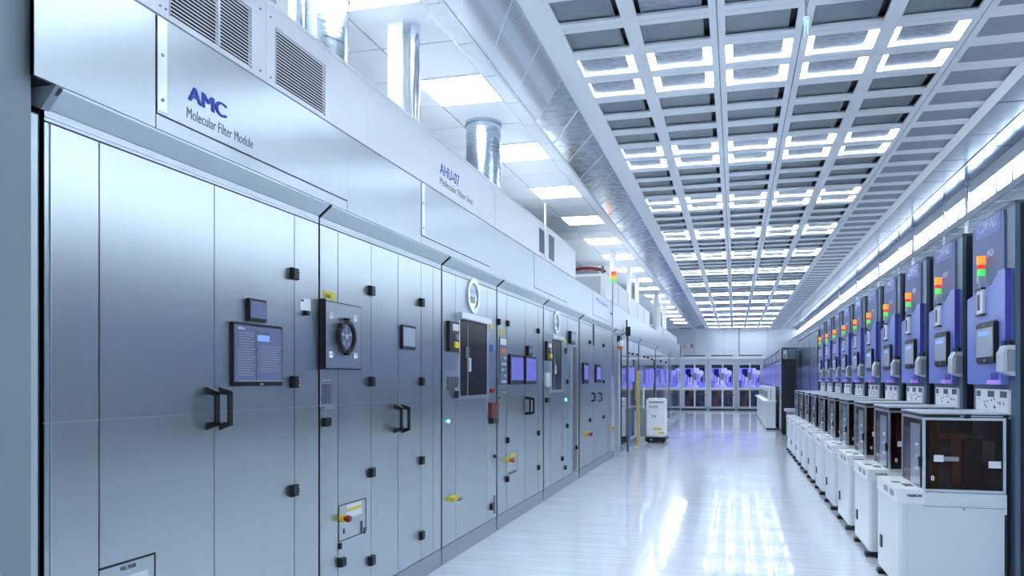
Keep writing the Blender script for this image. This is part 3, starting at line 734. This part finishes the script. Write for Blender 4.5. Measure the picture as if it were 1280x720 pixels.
# ---- ducts and columns on top
def duct(X, u, r, z0, z1, label, grp='round ducts above the enclosure'):
    Y = onX(X, u)[0]; t = thing('spiral_duct', (X, Y, z0), label, 'duct', grp)
    G().cyl((X,Y,z0),(X,Y,z1), r, seg=40).build('duct_wall', 'duct', t, True)
    g = G(); zz = z0+.05
    while zz < z1-.05: g.cyl((X,Y,zz),(X,Y,zz+.006), r+.003, seg=40); zz += .11
    g.build('seam_ring', 'tube', t)
    G().cyl((X,Y,z1-.03),(X,Y,z1), r+.012, seg=40).build('collar', 'duct', t, True)
duct(-2.70, 402, .175, ZE1, ZC-.001, 'big galvanised duct rising behind the white enclosure near the top edge')
duct(-2.462, 604.5, .175, ZE1, ZC-.001, 'round galvanised duct between the lamps, right of the steel column')
def column(X, u, w_, z0, label, m='white', parts=True):
    Y = onX(X, u)[0]; t = thing('column', (X, Y, z0), label, 'column', 'uprights standing above the header')
    G().box(X-w_/2, X+w_*.1, Y-w_*.5, Y-w_*.42, z0, ZC-.001).box(X-w_/2, X+w_*.1, Y+w_*.42, Y+w_*.5, z0, ZC-.001).box(X-w_*.28, X-w_*.2, Y-w_*.42, Y+w_*.42, z0, ZC-.001).build('flange', m, t)
    if parts: G().cyl((X+w_*.35,Y,z0),(X+w_*.35,Y,ZC-.001), w_*.22, seg=16).build('chrome_pipe', 'tube', t, True)
column(-2.34, 507, .19, ZE1, 'bright steel column with a chrome pipe, right of the big duct')
column(-2.70, 366, .14, ZE1, 'slim steel column left of the big galvanised duct')
column(-2.35, 768, .16, 2.956, 'white column beside the red amber green signal tower', parts=False)
column(-2.33, 788, .15, 2.956, 'white column, second beyond the signal tower', parts=False)
column(-2.33, 798, .15, 2.956, 'white column, third beyond the signal tower', parts=False)
Y = onX(-2.3, 821)[0]; tag(G().cyl((-2.3,Y,2.952),(-2.3,Y,ZC-.001),.12,seg=20).cyl((-2.3,Y,2.952),(-2.3,Y,3.0),.16,seg=20).build('round_column', 'white', None, True), 'round white column standing on the far header', 'column')
column(-2.33, 832, .2, 2.956, 'farthest square column on the header', parts=False)
# white boxes beyond the enclosure
def tbox(name, u0, u1, z1, label, m='white'):
    a, b = ey(u0), ey(u1); t = thing(name, (XE, (a+b)/2, 2.954), label, 'box', 'white boxes on the far header')
    BX('body', m, t, -3.0, XE, a, b, 2.956, z1, bev=.01)
    n = max(2, int((b-a)/1.2))
    for k in range(1, n): yk = a+(b-a)*k/n; BX('door_joint', 'grey', t, XE, XE+.004, yk-.006, yk+.006, 2.97, z1-.02)
    BX('end_panel', 'pale', t, -2.9, XE-.08, a-.012, a, 3.0, z1-.05)
    return t
tbox('equipment_box', 756.5, 786, 3.40, 'white box under the red reel, first beyond the enclosure')
tbox('equipment_box', 788, 812, 3.34, 'white box on the header behind the white columns')
tbox('equipment_box', 824, 846, 3.2, 'white box farthest along the header', 'wall')
a = ey(756.5)
rl = thing('cable_reel', (-2.6, a+.3, 3.40), 'low dark and red cable coil lying on the first white box', 'reel')
g = G()
for k in range(10):
    t0, t1 = math.pi*k/10, math.pi*(k+1)/10
    g.cyl((-2.62+.33*math.cos(t0),a+.25,3.45+.09*math.sin(t0)),(-2.62+.33*math.cos(t1),a+.25,3.45+.09*math.sin(t1)),.035,seg=8)
g.build('coil', 'darkred', rl); BX('cover', 'grey', rl, -2.85, -2.40, a+.3, a+.5, 3.40, 3.50, bev=.02)
BX('upright', 'inkd', rl, -2.34, -2.30, a+.2, a+.24, 3.40, 3.56)
def tower(name, X, Y, z0, r, order, parent=None, label=None, k=1.0):
    t = thing(name, (X, Y, z0), label, 'signal lamp') if parent is None else None
    p = t
    return t
a2 = onX(-2.19, 765.5)[0]
tw = thing('signal_tower', (-2.2, a2, 2.96), 'red amber and green signal tower on a pole above the far header', 'signal lamp')
_, zt = onX(-2.19, 765.5, 339.5); _, zb = onX(-2.19, 765.5, 352.5); hh = (zt-zb)/3
G().cyl((-2.185,a2,ZW1-.3),(-2.185,a2,zb),.016,seg=10).build('pole', 'pale', tw)
BX('wall_clip', 'grey', tw, -2.222, -2.185, a2-.02, a2+.02, 2.7, 2.74)
for k, (m, nm) in enumerate((('lampg','green_lamp'),('lampo','amber_lamp'),('lampr2','red_lamp'))):
    G().cyl((-2.17,a2,zb+k*hh),(-2.17,a2,zb+(k+1)*hh-.004),.05,seg=16).build(nm, m, tw, True)

# ------------------------------------------------------------------ blue machines on the right
XM = 1.79; MY, MP, MW, MZ = 5.50, 1.17, .875, 2.665
mc = thing('blue_machine', (XM, MY, 0), 'Blue operator machine nearest the camera at the right edge of the photo', 'machine', 'blue machines on the right')
BX('housing', 'dark', mc, XM+.03, 2.75, MY+.002, MY+MW-.002, .0, MZ, bev=.004)
BX('front_frame', 'edge', mc, XM, XM+.03, MY, MY+MW, .06, MZ-.004, bev=.004)
fy = lambda u: onX(XM, u)[0]
fz = lambda u, v: onX(XM, u, v)[1]
yA, yB = fy(1254), MY+MW-.01
BX('upper_cover', 'slate', mc, XM-.012, XM, fy(1257.5), yB, fz(1235,482), MZ-.006, bev=.003)
# banner print
yn, yf = fy(1254.5), fy(1220.5)
pts = [(XM-.013, yn, fz(1254.5,262)), (XM-.013, yn+.02, fz(1252,287)), (XM-.013, yf-.06, fz(1225,300.5)), (XM-.013, yf, fz(1220.5,282))]
G().prism(pts, (-.002,0,0)).build('banner', 'slatelt', mc)
text('CONFVALU', 'banner_lettering', 'inkw', mc, (XM-.016, fy(1227), fz(1238,288)), 'R', fy(1227)-fy(1250), .085, True)
o = text('FOI', 'front_mark', 'inkw', mc, (XM-.013, fy(1237), fz(1240,320)), 'R', fy(1237)-fy(1244.5), .045)
# L-shaped periwinkle cover
XCv = XM-.05
fy = lambda u: onX(XCv-.01, u)[0]
fz = lambda u, v: onX(XCv-.01, u, v)[1]
yl, ys_, yr = MY+MW-.015, fy(1245.5), fy(1254)
zt1, zt2, zbm, zb2 = fz(1250,337), fz(1232,361), fz(1250,426), fz(1238,480.5)
yn2 = fy(1250)
pts = [(XCv,yr,zt1),(XCv,yr,zbm),(XCv,yn2+.02,zbm),(XCv,yn2+.02,zb2),(XCv,yl,zb2),(XCv,yl,zt2-.03),(XCv,ys_+.13,zt2+.02),(XCv,ys_+.06,zt2+.06),(XCv,ys_+.02,zt1-.03),(XCv,ys_,zt1)]
G().prism(pts, (.048,0,0)).build('blue_cover', 'blue', mc)
G().prism([(XCv+.001,yr-.003,zt1-.002),(XCv+.001,yr-.003,zbm+.002),(XM-.012,yr-.003,zbm+.002),(XM-.012,yr-.003,zt1-.002)], (0,.004,0)).build('cover_edge', 'blue2', mc)
BX('cover_recess', 'black', mc, XM-.03, XM-.0125, fy(1256), yn2+.02, zbm-.045, zbm)
# scanner holder
yh0, yh1 = fy(1259), fy(1250.5); zh0, zh1 = fz(1254,470), fz(1254,432)
G().prism([(XM-.085,yh0,zh0+.03),(XM-.085,yh0,zh1-.05),(XM-.06,yh0,zh1),(XM-.012,yh0,zh1),(XM-.012,yh0,zh0)], (0,yh1-yh0,0)).build('scanner_holder', 'pale', mc)
BX('scanner_side', 'grey', mc, XM-.06, XM-.014, yh0-.006, yh0-.0005, zh0+.03, zh1-.03)
# touch screen
y0_, y1_ = fy(1247), fy(1223); z0_, z1_ = fz(1235,455), fz(1235,402)
tsn = BX('touch_screen', 'black', mc, XCv-.03, XCv, y0_, y1_, z0_, z1_, bev=.012)
BX('screen', 'scrg', tsn, XCv-.032, XCv-.029, y0_+.03, y1_-.03, z0_+.05, z1_-.045)
BX('screen_header', 'scrhi', tsn, XCv-.0335, XCv-.0315, y0_+.10, y1_-.06, z1_-.10, z1_-.065)
for zz in (z0_+.025, z1_-.022): G().cyl((XCv-.033,(y0_+y1_)/2,zz),(XCv-.03,(y0_+y1_)/2,zz),.008,seg=10).build('screen_button', 'pale', tsn)
# card reader
y0_, y1_ = fy(1230), fy(1222.5); z0_, z1_ = fz(1226,393), fz(1226,363)
cr = BX('card_reader', 'paper', mc, XCv-.02, XCv, y0_, y1_, z0_, z1_, bev=.003)
BX('reader_slot', 'black', cr, XCv-.022, XCv-.0195, y0_+(y1_-y0_)*.45, y1_-.02, z0_+.03, z1_-.03); BX('reader_lip', 'black', cr, XCv-.03, XCv, y0_-.004, y1_+.01, z1_, z1_+.014)
BX('reader_lip', 'black', cr, XCv-.03, XCv, y0_-.004, y1_+.004, z0_-.012, z0_)
BX('blue_port', 'blue2', mc, XCv-.004, XCv, fy(1246), fy(1237), fz(1242,480), fz(1242,466))
BX('glowing_tray', 'violet', mc, XCv-.05, XCv, fy(1249), fy(1241), fz(1246,480.5), fz(1246,475), bev=.004)
# signal tower
Xt = XM-.06; yt = onX(Xt, 1226.5)[0]
st_ = BX('signal_tower', 'pale', mc, Xt-.025, Xt+.025, yt-.02, yt+.02, fz(1226.5,354), fz(1226.5,345.5), bev=.004)
G().box(Xt-.01,Xt+.01,yt-.01,yt+.01,fz(1226.5,366),fz(1226.5,354)).box(Xt,XM-.01,yt-.012,yt+.012,fz(1226.5,358),fz(1226.5,354)).build('tower_bracket', 'pale', st_)
for nm, m, v0, v1, r in (('green_lamp','lampg',337,345,.027),('red_lamp','lampr',331.5,336.5,.025),('amber_lamp','lampo',320.5,331,.029)):
    G().cyl((Xt,yt,fz(1226.5,v1)),(Xt,yt,fz(1226.5,v0)), r, seg=18).build(nm, m, st_, True)
# white control panel
fy = lambda u: onX(XM-.02, u)[0]
fz = lambda u, v: onX(XM-.02, u, v)[1]
y0_, y1_ = fy(1260), fy(1220); z0_, z1_ = fz(1240,516), fz(1240,486.5)
cp = BX('control_panel', 'paper', mc, XM-.02, XM, y0_, y1_, z0_, z1_, bev=.002)
for a_, b_ in ((.03,.16),(.40,.60),(.78,.97)): BX('panel_display', 'inkd', cp, XM-.022, XM-.0195, y1_-(y1_-y0_)*b_, y1_-(y1_-y0_)*a_, z1_-.055, z1_-.012)
rnd = random.Random(3)
for k in range(14):
    yk = y1_-(y1_-y0_)*rnd.uniform(.12,.9); zk = z0_+rnd.uniform(.03,.10)
    BX('panel_icon', ('inkd','red','inkb','grey')[k%4], cp, XM-.022, XM-.0195, yk, yk+.016, zk, zk+.014)
BX('hinge_bar', 'grey', mc, XM-.02, XM, y0_, y1_-.02, z0_-.028, z0_-.014)
BX('top_bracket', 'inkd', mc, XM+.01, XM+.20, MY+.05, MY+MW-.05, MZ, MZ+.03)
BX('duct_stub', 'pale', mc, XM+.25, XM+.6, MY+.2, MY+.6, MZ, MZ+.16, bev=.01)
for i in range(1, 10):
    dup(mc, (XM, MY+MP*i, 0), '%s blue operator machine from the camera in the right row' % ords[i].capitalize())

# ---- white load stations with smoked glass boxes
XS = 1.097; SY, SW = 5.56, .80
XB = 1.245; ZB0, ZB1 = .755, 1.245; BD = .66
lc = thing('load_station', (XS, SY, 0), 'White cabinet with a smoked glass box, nearest the camera at lower right', 'cabinet', 'white load stations with glass boxes')
G().prism([(XS+.02,SY,.06),(XS,SY+.02,.06),(XS,SY+SW-.02,.06),(XS+.02,SY+SW,.06),(XM-.03,SY+SW,.06),(XM-.03,SY,.06)], (0,0,.595)).build('body', 'box', lc)
BX('toe_kick', 'black', lc, XS+.05, XM-.06, SY+.04, SY+SW-.03, 0.0, .06)
BX('upper_band', 'box', lc, XB-.02, XM-.03, SY-.004, SY+SW, .655, .735, bev=.003)
G().prism([(XS-.015,SY-.012,.655),(XS-.015,SY-.012,.752),(XB+.01,SY-.012,.752),(XB+.01,SY-.012,.655)], (0,SW*.93,0)).build('front_ledge', 'white', lc)
BX('ledge_slot', 'inkd', lc, XS+.02, XS+.075, SY+.33, SY+.40, .752, .754); BX('ledge_slot', 'inkd', lc, XB-.08, XB-.02, SY+.15, SY+.28, .752, .754)
for a_ in (.10, .32): BX('ledge_button', 'grey', lc, XS-.018, XS-.015, SY+a_, SY+a_+.12, .685, .725)
text('TALEPCAS', 'ledge_lettering', 'inkd', lc, (XS+.045, SY-.0125, .703), 'F', .095, .017, True)
BX('door_joint', 'grey', lc, XB, XM-.04, SY-.002, SY, .638, .642)
G().cyl((1.50,SY-.006,.63),(1.50,SY,.63),.008,seg=10).build('lock', 'grey', lc)
BX('side_gasket', 'black', lc, XM-.045, XM-.03, SY-.003, SY+.01, .06, .60)
BX('front_latch', 'black', lc, XS-.01, XS, SY+.60, SY+.66, .22, .31)
BX('corner_trim', 'trim', lc, XS+.045, XS+.052, SY-.003, SY, .07, .65)
for a_ in (.06, .66): BX('levelling_foot', 'black', lc, XS-.02, XS+.06, SY+a_, SY+a_+.09, 0, .035, bev=.004)
fr = G(); T = .018
x0,x1,y0,y1 = XB, XM-.035, SY, SY+BD
for x in (x0, x1-T):
    for y in (y0, y1-T): fr.box(x, x+T, y, y+T, ZB0, ZB1)
for z in (ZB0-.015, ZB1-T):
    fr.box(x0,x1,y0,y0+T,z,z+T).box(x0,x1,y1-T,y1,z,z+T).box(x0,x0+T,y0,y1,z,z+T).box(x1-T,x1,y0,y1,z,z+T)
fro = fr.build('box_frame', 'trim', lc)
tp_ = BX('box_lid', 'pale', lc, x0-.006, x1+.006, y0-.008, y1+.006, ZB1+.022, ZB1+.034, bev=.003)
BX('lid_seal', 'black', lc, x0+.01, x1-.01, y0+.004, y1-.01, ZB1, ZB1+.022)
BX('lid_clasp', 'black', lc, 1.50, 1.54, y0-.012, y0-.001, ZB1-.004, ZB1+.024)
BX('lid_handle', 'trim', lc, x1-.28, x1-.02, y0-.008, y0-.002, ZB1+.008, ZB1+.014)
BX('glass_pane', 'smoke', lc, x0+T, x1-T, y0+.006, y0+.010, ZB0+.003, ZB1-T)
BX('glass_pane', 'smoke', lc, x0+T, x1-T, y1-.010, y1-.006, ZB0+.003, ZB1-T)
BX('glass_pane', 'smoke', lc, x0+.006, x0+.010, y0+T, y1-T, ZB0+.003, ZB1-T)
BX('box_bed', 'inkd', lc, x0+.015, x1-.015, y0+.02, y1-.02, ZB0-.014, ZB0+.012)
sp = BX('side_door', 'cab', lc, x0-.006, x0+.002, y0+.05, y0+.33, ZB0+.0, ZB1-.05)
G().cyl((x0-.014,y0+.14,ZB1-.2),(x0-.006,y0+.14,ZB1-.2),.012,seg=10).cyl((x0-.014,y0+.14,ZB1-.28),(x0-.006,y0+.14,ZB1-.28),.010,seg=10).box(x0-.014,x0-.006,y0+.1,y0+.18,ZB1-.37,ZB1-.36).build('door_fitting', 'paper', sp)
G().box(x0-.02,x0-.002,y0+.02,y0+.05,ZB0+.15,ZB0+.22,bev=.004).build('side_catch', 'black', lc)
ro = G().box(x0+.10,x0+.14,y0+.16,y0+.20,ZB0+.01,ZB1-.05).box(x0+.24,x0+.30,y0+.22,y0+.27,ZB0+.01,ZB1-.10).box(x0+.10,x0+.38,y0+.18,y0+.22,ZB1-.16,ZB1-.12).cyl((x0+.12,y0+.14,ZB1-.15),(x0+.12,y0+.14,ZB1-.10),.022,seg=12)
ro.box(x0+.04,x0+.07,y0+.32,y0+.36,ZB0+.01,ZB1-.04).cyl((x0+.08,y0+.30,ZB0+.01),(x0+.08,y0+.30,ZB0+.16),.03,seg=12)
ro.build('handler_mechanism', 'amberin', lc)
BX('handler_carriage', 'black', lc, x0+.30, x0+.42, y0+.12, y0+.4, ZB0+.01, ZB0+.34, bev=.01)
BX('inner_plate', 'grey', lc, x1-.13, x1-.06, y0+.03, y0+.05, ZB0+.19, ZB0+.33)
BX('glass_label', 'paper', lc, 1.315, 1.375, y0-.001, y0+.005, ZB0+.19, ZB0+.235); BX('glass_label', 'paper', lc, x1-.105, x1-.03, y0-.001, y0+.005, ZB0+.155, ZB0+.20)
BX('glass_label', 'violet', lc, 1.376, 1.47, y0+.002, y0+.005, ZB0+.195, ZB0+.225).data.materials[0] = M['grey']
text('0', 'glass_mark', 'inkw', lc, (1.297, y0+.001, ZB0+.06), 'F', .02, .035, True)
for i in range(1, 10):
    dup(lc, (XS, SY+MP*i, 0), '%s white load station with glass box from the camera' % ords[i].capitalize())

# ------------------------------------------------------------------ far right group
def span(u0, u1, X): return onX(X, u1)[0], onX(X, u0)[0]
tags = ['Nearest', 'Middle', 'Farthest']
ya, yb = 17.35, 22.7
for k in range(3):
    y0 = ya+(yb-ya)*k/3; y1 = ya+(yb-ya)*(k+1)/3-.03
    t = thing('glazed_cabinet', (XM, y0, 0), '%s tall grey metal cabinet between the blue machines and the black rack' % tags[k], 'cabinet', 'tall grey cabinets')
    BX('body', 'cab', t, XM, 2.8, y0, y1, 0, 2.62, bev=.01)
    for q in range(2):
        a_ = y0+.05+q*(y1-y0-.05)/2; b_ = a_+(y1-y0)/2-.06
        d_ = BX('door', 'cab', t, XM-.02, XM, a_, b_, .1, 2.5, bev=.005)
        BX('door_glass', 'blit2', d_, XM-.024, XM-.0205, a_+.1, b_-.1, 1.15, 1.85)
        BX('door_handle', 'inkd', d_, XM-.05, XM-.02, b_-.08, b_-.05, 1.0, 1.2)
    BX('cornice', 'trim', t, XM-.03, 2.8, y0, y1, 2.62, 2.66)
Yr = 21.4
rk = thing('black_rack', (1.42, Yr, 0), 'tall narrow black rack at the end of the load stations', 'rack')
x0, zt = onY(Yr, 977, 435); x1, _ = onY(Yr, 989.5, 435)
BX('body', 'black', rk, x0, x1+.12, Yr, Yr+.9, .05, zt-.0, bev=.01)
BX('side_panel', 'cab', rk, x0-.012, x0-.001, Yr+.02, Yr+.88, .05, zt-.02)
g = G().box(x0+.03, x0+.16, Yr-.02, Yr-.001, zt-.30, zt-.04).build('switch_panel', 'grey', rk)
BX('status_label', 'pale', g, x0+.05, x0+.12, Yr-.026, Yr-.02, zt-.16, zt-.08)
BX('top_frame', 'edge', rk, x0+.18, x1+.1, Yr-.012, Yr-.001, zt-.30, zt-.02)
BX('foot', 'black', rk, x0+.02, x1+.10, Yr+.02, Yr+.85, 0, .05)
cart = thing('tool_cart', (1.35, 18.3, 0), 'small dark cart on castors in front of the black rack', 'cart')
BX('tray', 'pale', cart, 1.12, 1.42, 17.7, 18.3, .78, .84, bev=.005); BX('frame', 'grey', cart, 1.17, 1.40, 17.75, 18.25, .1, .78)
for xx in (1.2, 1.37):
    for y_ in (17.8, 18.2): G().cyl((xx-.02,y_,.05),(xx+.02,y_,.05),.05,seg=12).build('castor', 'black', cart)
# blue glazed line
nb = 5; ya, yb = 22.8, 37.0
for k in range(nb):
    y0 = ya+(yb-ya)*k/nb; y1 = ya+(yb-ya)*(k+1)/nb-.04
    t = thing('process_tool', (1.32, y0, 0), '%s blue glazed process tool behind the white console' % ords[k].capitalize(), 'machine', 'blue glazed tools behind the console')
    BX('body', 'cab', t, 1.32, 2.6, y0, y1, 0, 2.35, bev=.01)
    BX('glazing', 'blit2', t, 1.305, 1.319, y0+.1, y1-.1, 1.35, 2.05); BX('top_stripe', 'orange', t, 1.31, 1.319, y0+.02, y1-.02, 2.13, 2.17); BX('top_stripe', 'inkb', t, 1.31, 1.319, y0+.02, y1-.02, 2.07, 2.11)
    BX('door_joint', 'inkd', t, 1.305, 1.319, y1-.03, y1, .1, 2.33)
    BX('canopy', 'slate', t, 1.35, 2.6, y0+.05, y1-.05, 2.35, 2.45, bev=.01)
cn = thing('control_console', (1.0, 23.4, 0), 'long white console standing in the aisle before the blue glazed tools', 'console')
BX('body', 'box', cn, .90, 1.20, 23.4, 32.3, .05, .84, bev=.01); BX('ledge', 'white', cn, .83, 1.22, 23.3, 32.4, .84, .88, bev=.008)
BX('upstand', 'box', cn, .98, 1.20, 23.5, 32.2, .88, 1.29, bev=.01); BX('kick', 'black', cn, .93, 1.19, 23.45, 32.2, 0, .05)
for k in range(9): BX('monitor_slot', 'inkd', cn, .972, .979, 24+k*.9, 24.3+k*.9, .95, 1.15)
BX('end_slot', 'inkd', cn, 1.06, 1.075, 23.49, 23.499, .92, 1.22)
BX('end_joint', 'grey', cn, 1.19, 1.20, 23.39, 23.399, .1, .84)

# ------------------------------------------------------------------ far end: glazed bays
YE = 38.0
xa_, _ = onY(YE, 850); xb_, _ = onY(YE, 957)
bays = ((856, 867.3, 869.2, 881), (889.5, 903, 904.5, 916), (924.5, 937, 938.5, 950))
edges = [850, 885, 920, 957]
for bi, (a, b, c_, d_) in enumerate(bays):
    x0, _ = onY(YE, edges[bi]); x1, _ = onY(YE, edges[bi+1])
    t = thing('glazed_bay', ((x0+x1)/2, YE, 0), '%s of three blue-lit glazed bays on the far wall' % ('Left', 'Middle', 'Right')[bi], 'machine', 'blue-lit bays at the far end')
    BX('body', 'pale', t, x0+.01, x1-.01, YE, YE+.49, .08, 2.68)
    BX('plinth', 'black', t, x0+.05, x1-.05, YE+.03, YE+.45, 0, .08); BX('cornice', 'white', t, x0+.01, x1-.01, YE-.05, YE+.4, 2.55, 2.66)
    BX('cable_run', 'inkd', t, x0+.15, x1-.15, YE, YE+.2, 2.68, 2.74)
    for (ua, ub) in ((a, b), (c_, d_)):
        xx0, z1u = onY(YE, ua, 456); xx1, z0u = onY(YE, ub, 484); _, z1l = onY(YE, ua, 488); _, z0l = onY(YE, ub, 508)
        o = BX('upper_window', 'blit', t, xx0, xx1, YE-.02, YE-.001, z0u, z1u)
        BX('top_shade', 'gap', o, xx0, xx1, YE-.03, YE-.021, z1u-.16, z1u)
        g = G()
        for q in range(3): g.box(xx0+.08+q*.14, xx0+.15+q*.14, YE-.035, YE-.021, z0u+.12+.09*(q%2), z0u+.50+.12*((q+1)%2))
        g.build('wafer_carrier', 'scrb', o)
        o = BX('lower_window', 'dlit', t, xx0, xx1, YE-.02, YE-.001, z0l, z1l)
    xm, _ = onY(YE, (a+d_)/2, 470)
    BX('middle_handle', 'grey', t, xm-.1, xm+.1, YE-.05, YE-.03, 1.5, 1.85); BX('mid_rail', 'white', t, x0+.1, x1-.1, YE-.03, YE-.001, 1.03, 1.12); BX('door_post', 'white', t, xm-.03, xm+.03, YE-.03, YE-.001, .1, 2.3)
    BX('stop_button', 'orange', t, x1-.16, x1-.08, YE-.05, YE, .72, .80)
# small stack on top of the first bay
xq, _ = onY(YE, 854); xq2, _ = onY(YE, 866)
bs = thing('parts_bin', ((xq+xq2)/2, YE+.1, 2.74), 'pale bin with small coloured parts on top of the left glazed bay', 'box')
BX('bin', 'pale', bs, xq, xq2, YE, YE+.35, 2.741, 3.12, bev=.01)
for k in range(6): BX('coloured_part', ('orange','yellow','paper','lampg','grey','red')[k], bs, xq+.03+k*.075, xq+.09+k*.075, YE+.05, YE+.15, 3.12, 3.20+.06*(k%3))

# ------------------------------------------------------------------ transport robot and yellow post
d0 = K*H/(553.5-PY); 
xr0 = (807.5-VU)*cs*d0/K; xr1 = (831.5-VU)*cs*d0/K; yr = (d0+xr0*sn)/cs
rb = thing('transport_robot', ((xr0+xr1)/2, yr, 0), 'white upright transport robot with black base beside the left row', 'robot')
BX('body', 'white', rb, xr0, xr1, yr, yr+.6, .13, 1.06, bev=.03)
BX('base', 'black', rb, xr0-.02, xr1+.02, yr-.03, yr+.63, .03, .14, bev=.02)
for xx in (xr0+.06, xr1-.06):
    for y_ in (yr+.08, yr+.5): G().cyl((xx-.025,y_,.04),(xx+.025,y_,.04),.04,seg=14).build('wheel', 'inkd', rb)
BX('slot', 'inkd', rb, xr0+.07, xr1-.03, yr-.004, yr, .96, .985)
text('PWM', 'lettering', 'inkd', rb, (xr0+.07, yr-.003, .82), 'F', .2, .07); text('24', 'lettering', 'inkd', rb, (xr0+.13, yr-.003, .60), 'F', .11, .07)
BX('yellow_marker', 'yellow', rb, xr0+.17, xr1-.07, yr-.005, yr, .31, .36); BX('yellow_marker', 'yellow', rb, xr1-.14, xr1-.01, yr-.005, yr, .22, .26)
G().cyl((xr0+.13,yr-.036,.08),(xr0+.13,yr-.03,.08),.02,seg=10).build('bumper_light', 'inkw', rb)
BX('side_module', 'grey', rb, xr0-.14, xr0, yr+.05, yr+.45, .14, .82, bev=.01)
G().cyl((xr0-.07,yr+.1,.82),(xr0-.07,yr+.1,1.32),.022,seg=10).build('antenna', 'white', rb)
yp = 16.6; xp, zp = onY(yp, 797.5, 463.5)
ps = thing('yellow_post', (xp, yp, 0), 'slim yellow upright post just left of the white robot', 'post')
BX('post', 'post', ps, xp-.035, xp+.035, yp, yp+.06, 0, zp); BX('foot_plate', 'pale', ps, xp-.12, xp+.06, yp-.05, yp+.1, 0, .02)
# ---- hanging exit light
yq = 4.75; X_, Z_ = onY(yq, 1007.5, 17); _, Zb = onY(yq, 1007.5, 49)
Zt = min(Z_, ZC)
hl = thing('hanging_indicator', (X_, yq, ZC), 'small green glowing indicator hanging from the white ceiling grid', 'lamp')
G().cyl((X_,yq,Zt-.05),(X_,yq,ZC+.004),.006,seg=8).build('rod', 'grey', hl)
BX('housing', 'pale', hl, X_-.018, X_+.018, yq-.018, yq+.018, Zb+.10, Zt-.02, bev=.004)
BX('green_lens', 'led', hl, X_-.013, X_+.013, yq-.022, yq-.017, Zb+.09, Zt-.05)
G().cyl((X_-.008,yq,Zb),(X_-.010,yq,Zb+.10),.003,.006,seg=8).cyl((X_+.010,yq,Zb+.02),(X_+.010,yq,Zb+.10),.003,.006,seg=8).build('pendant', 'paper', hl)
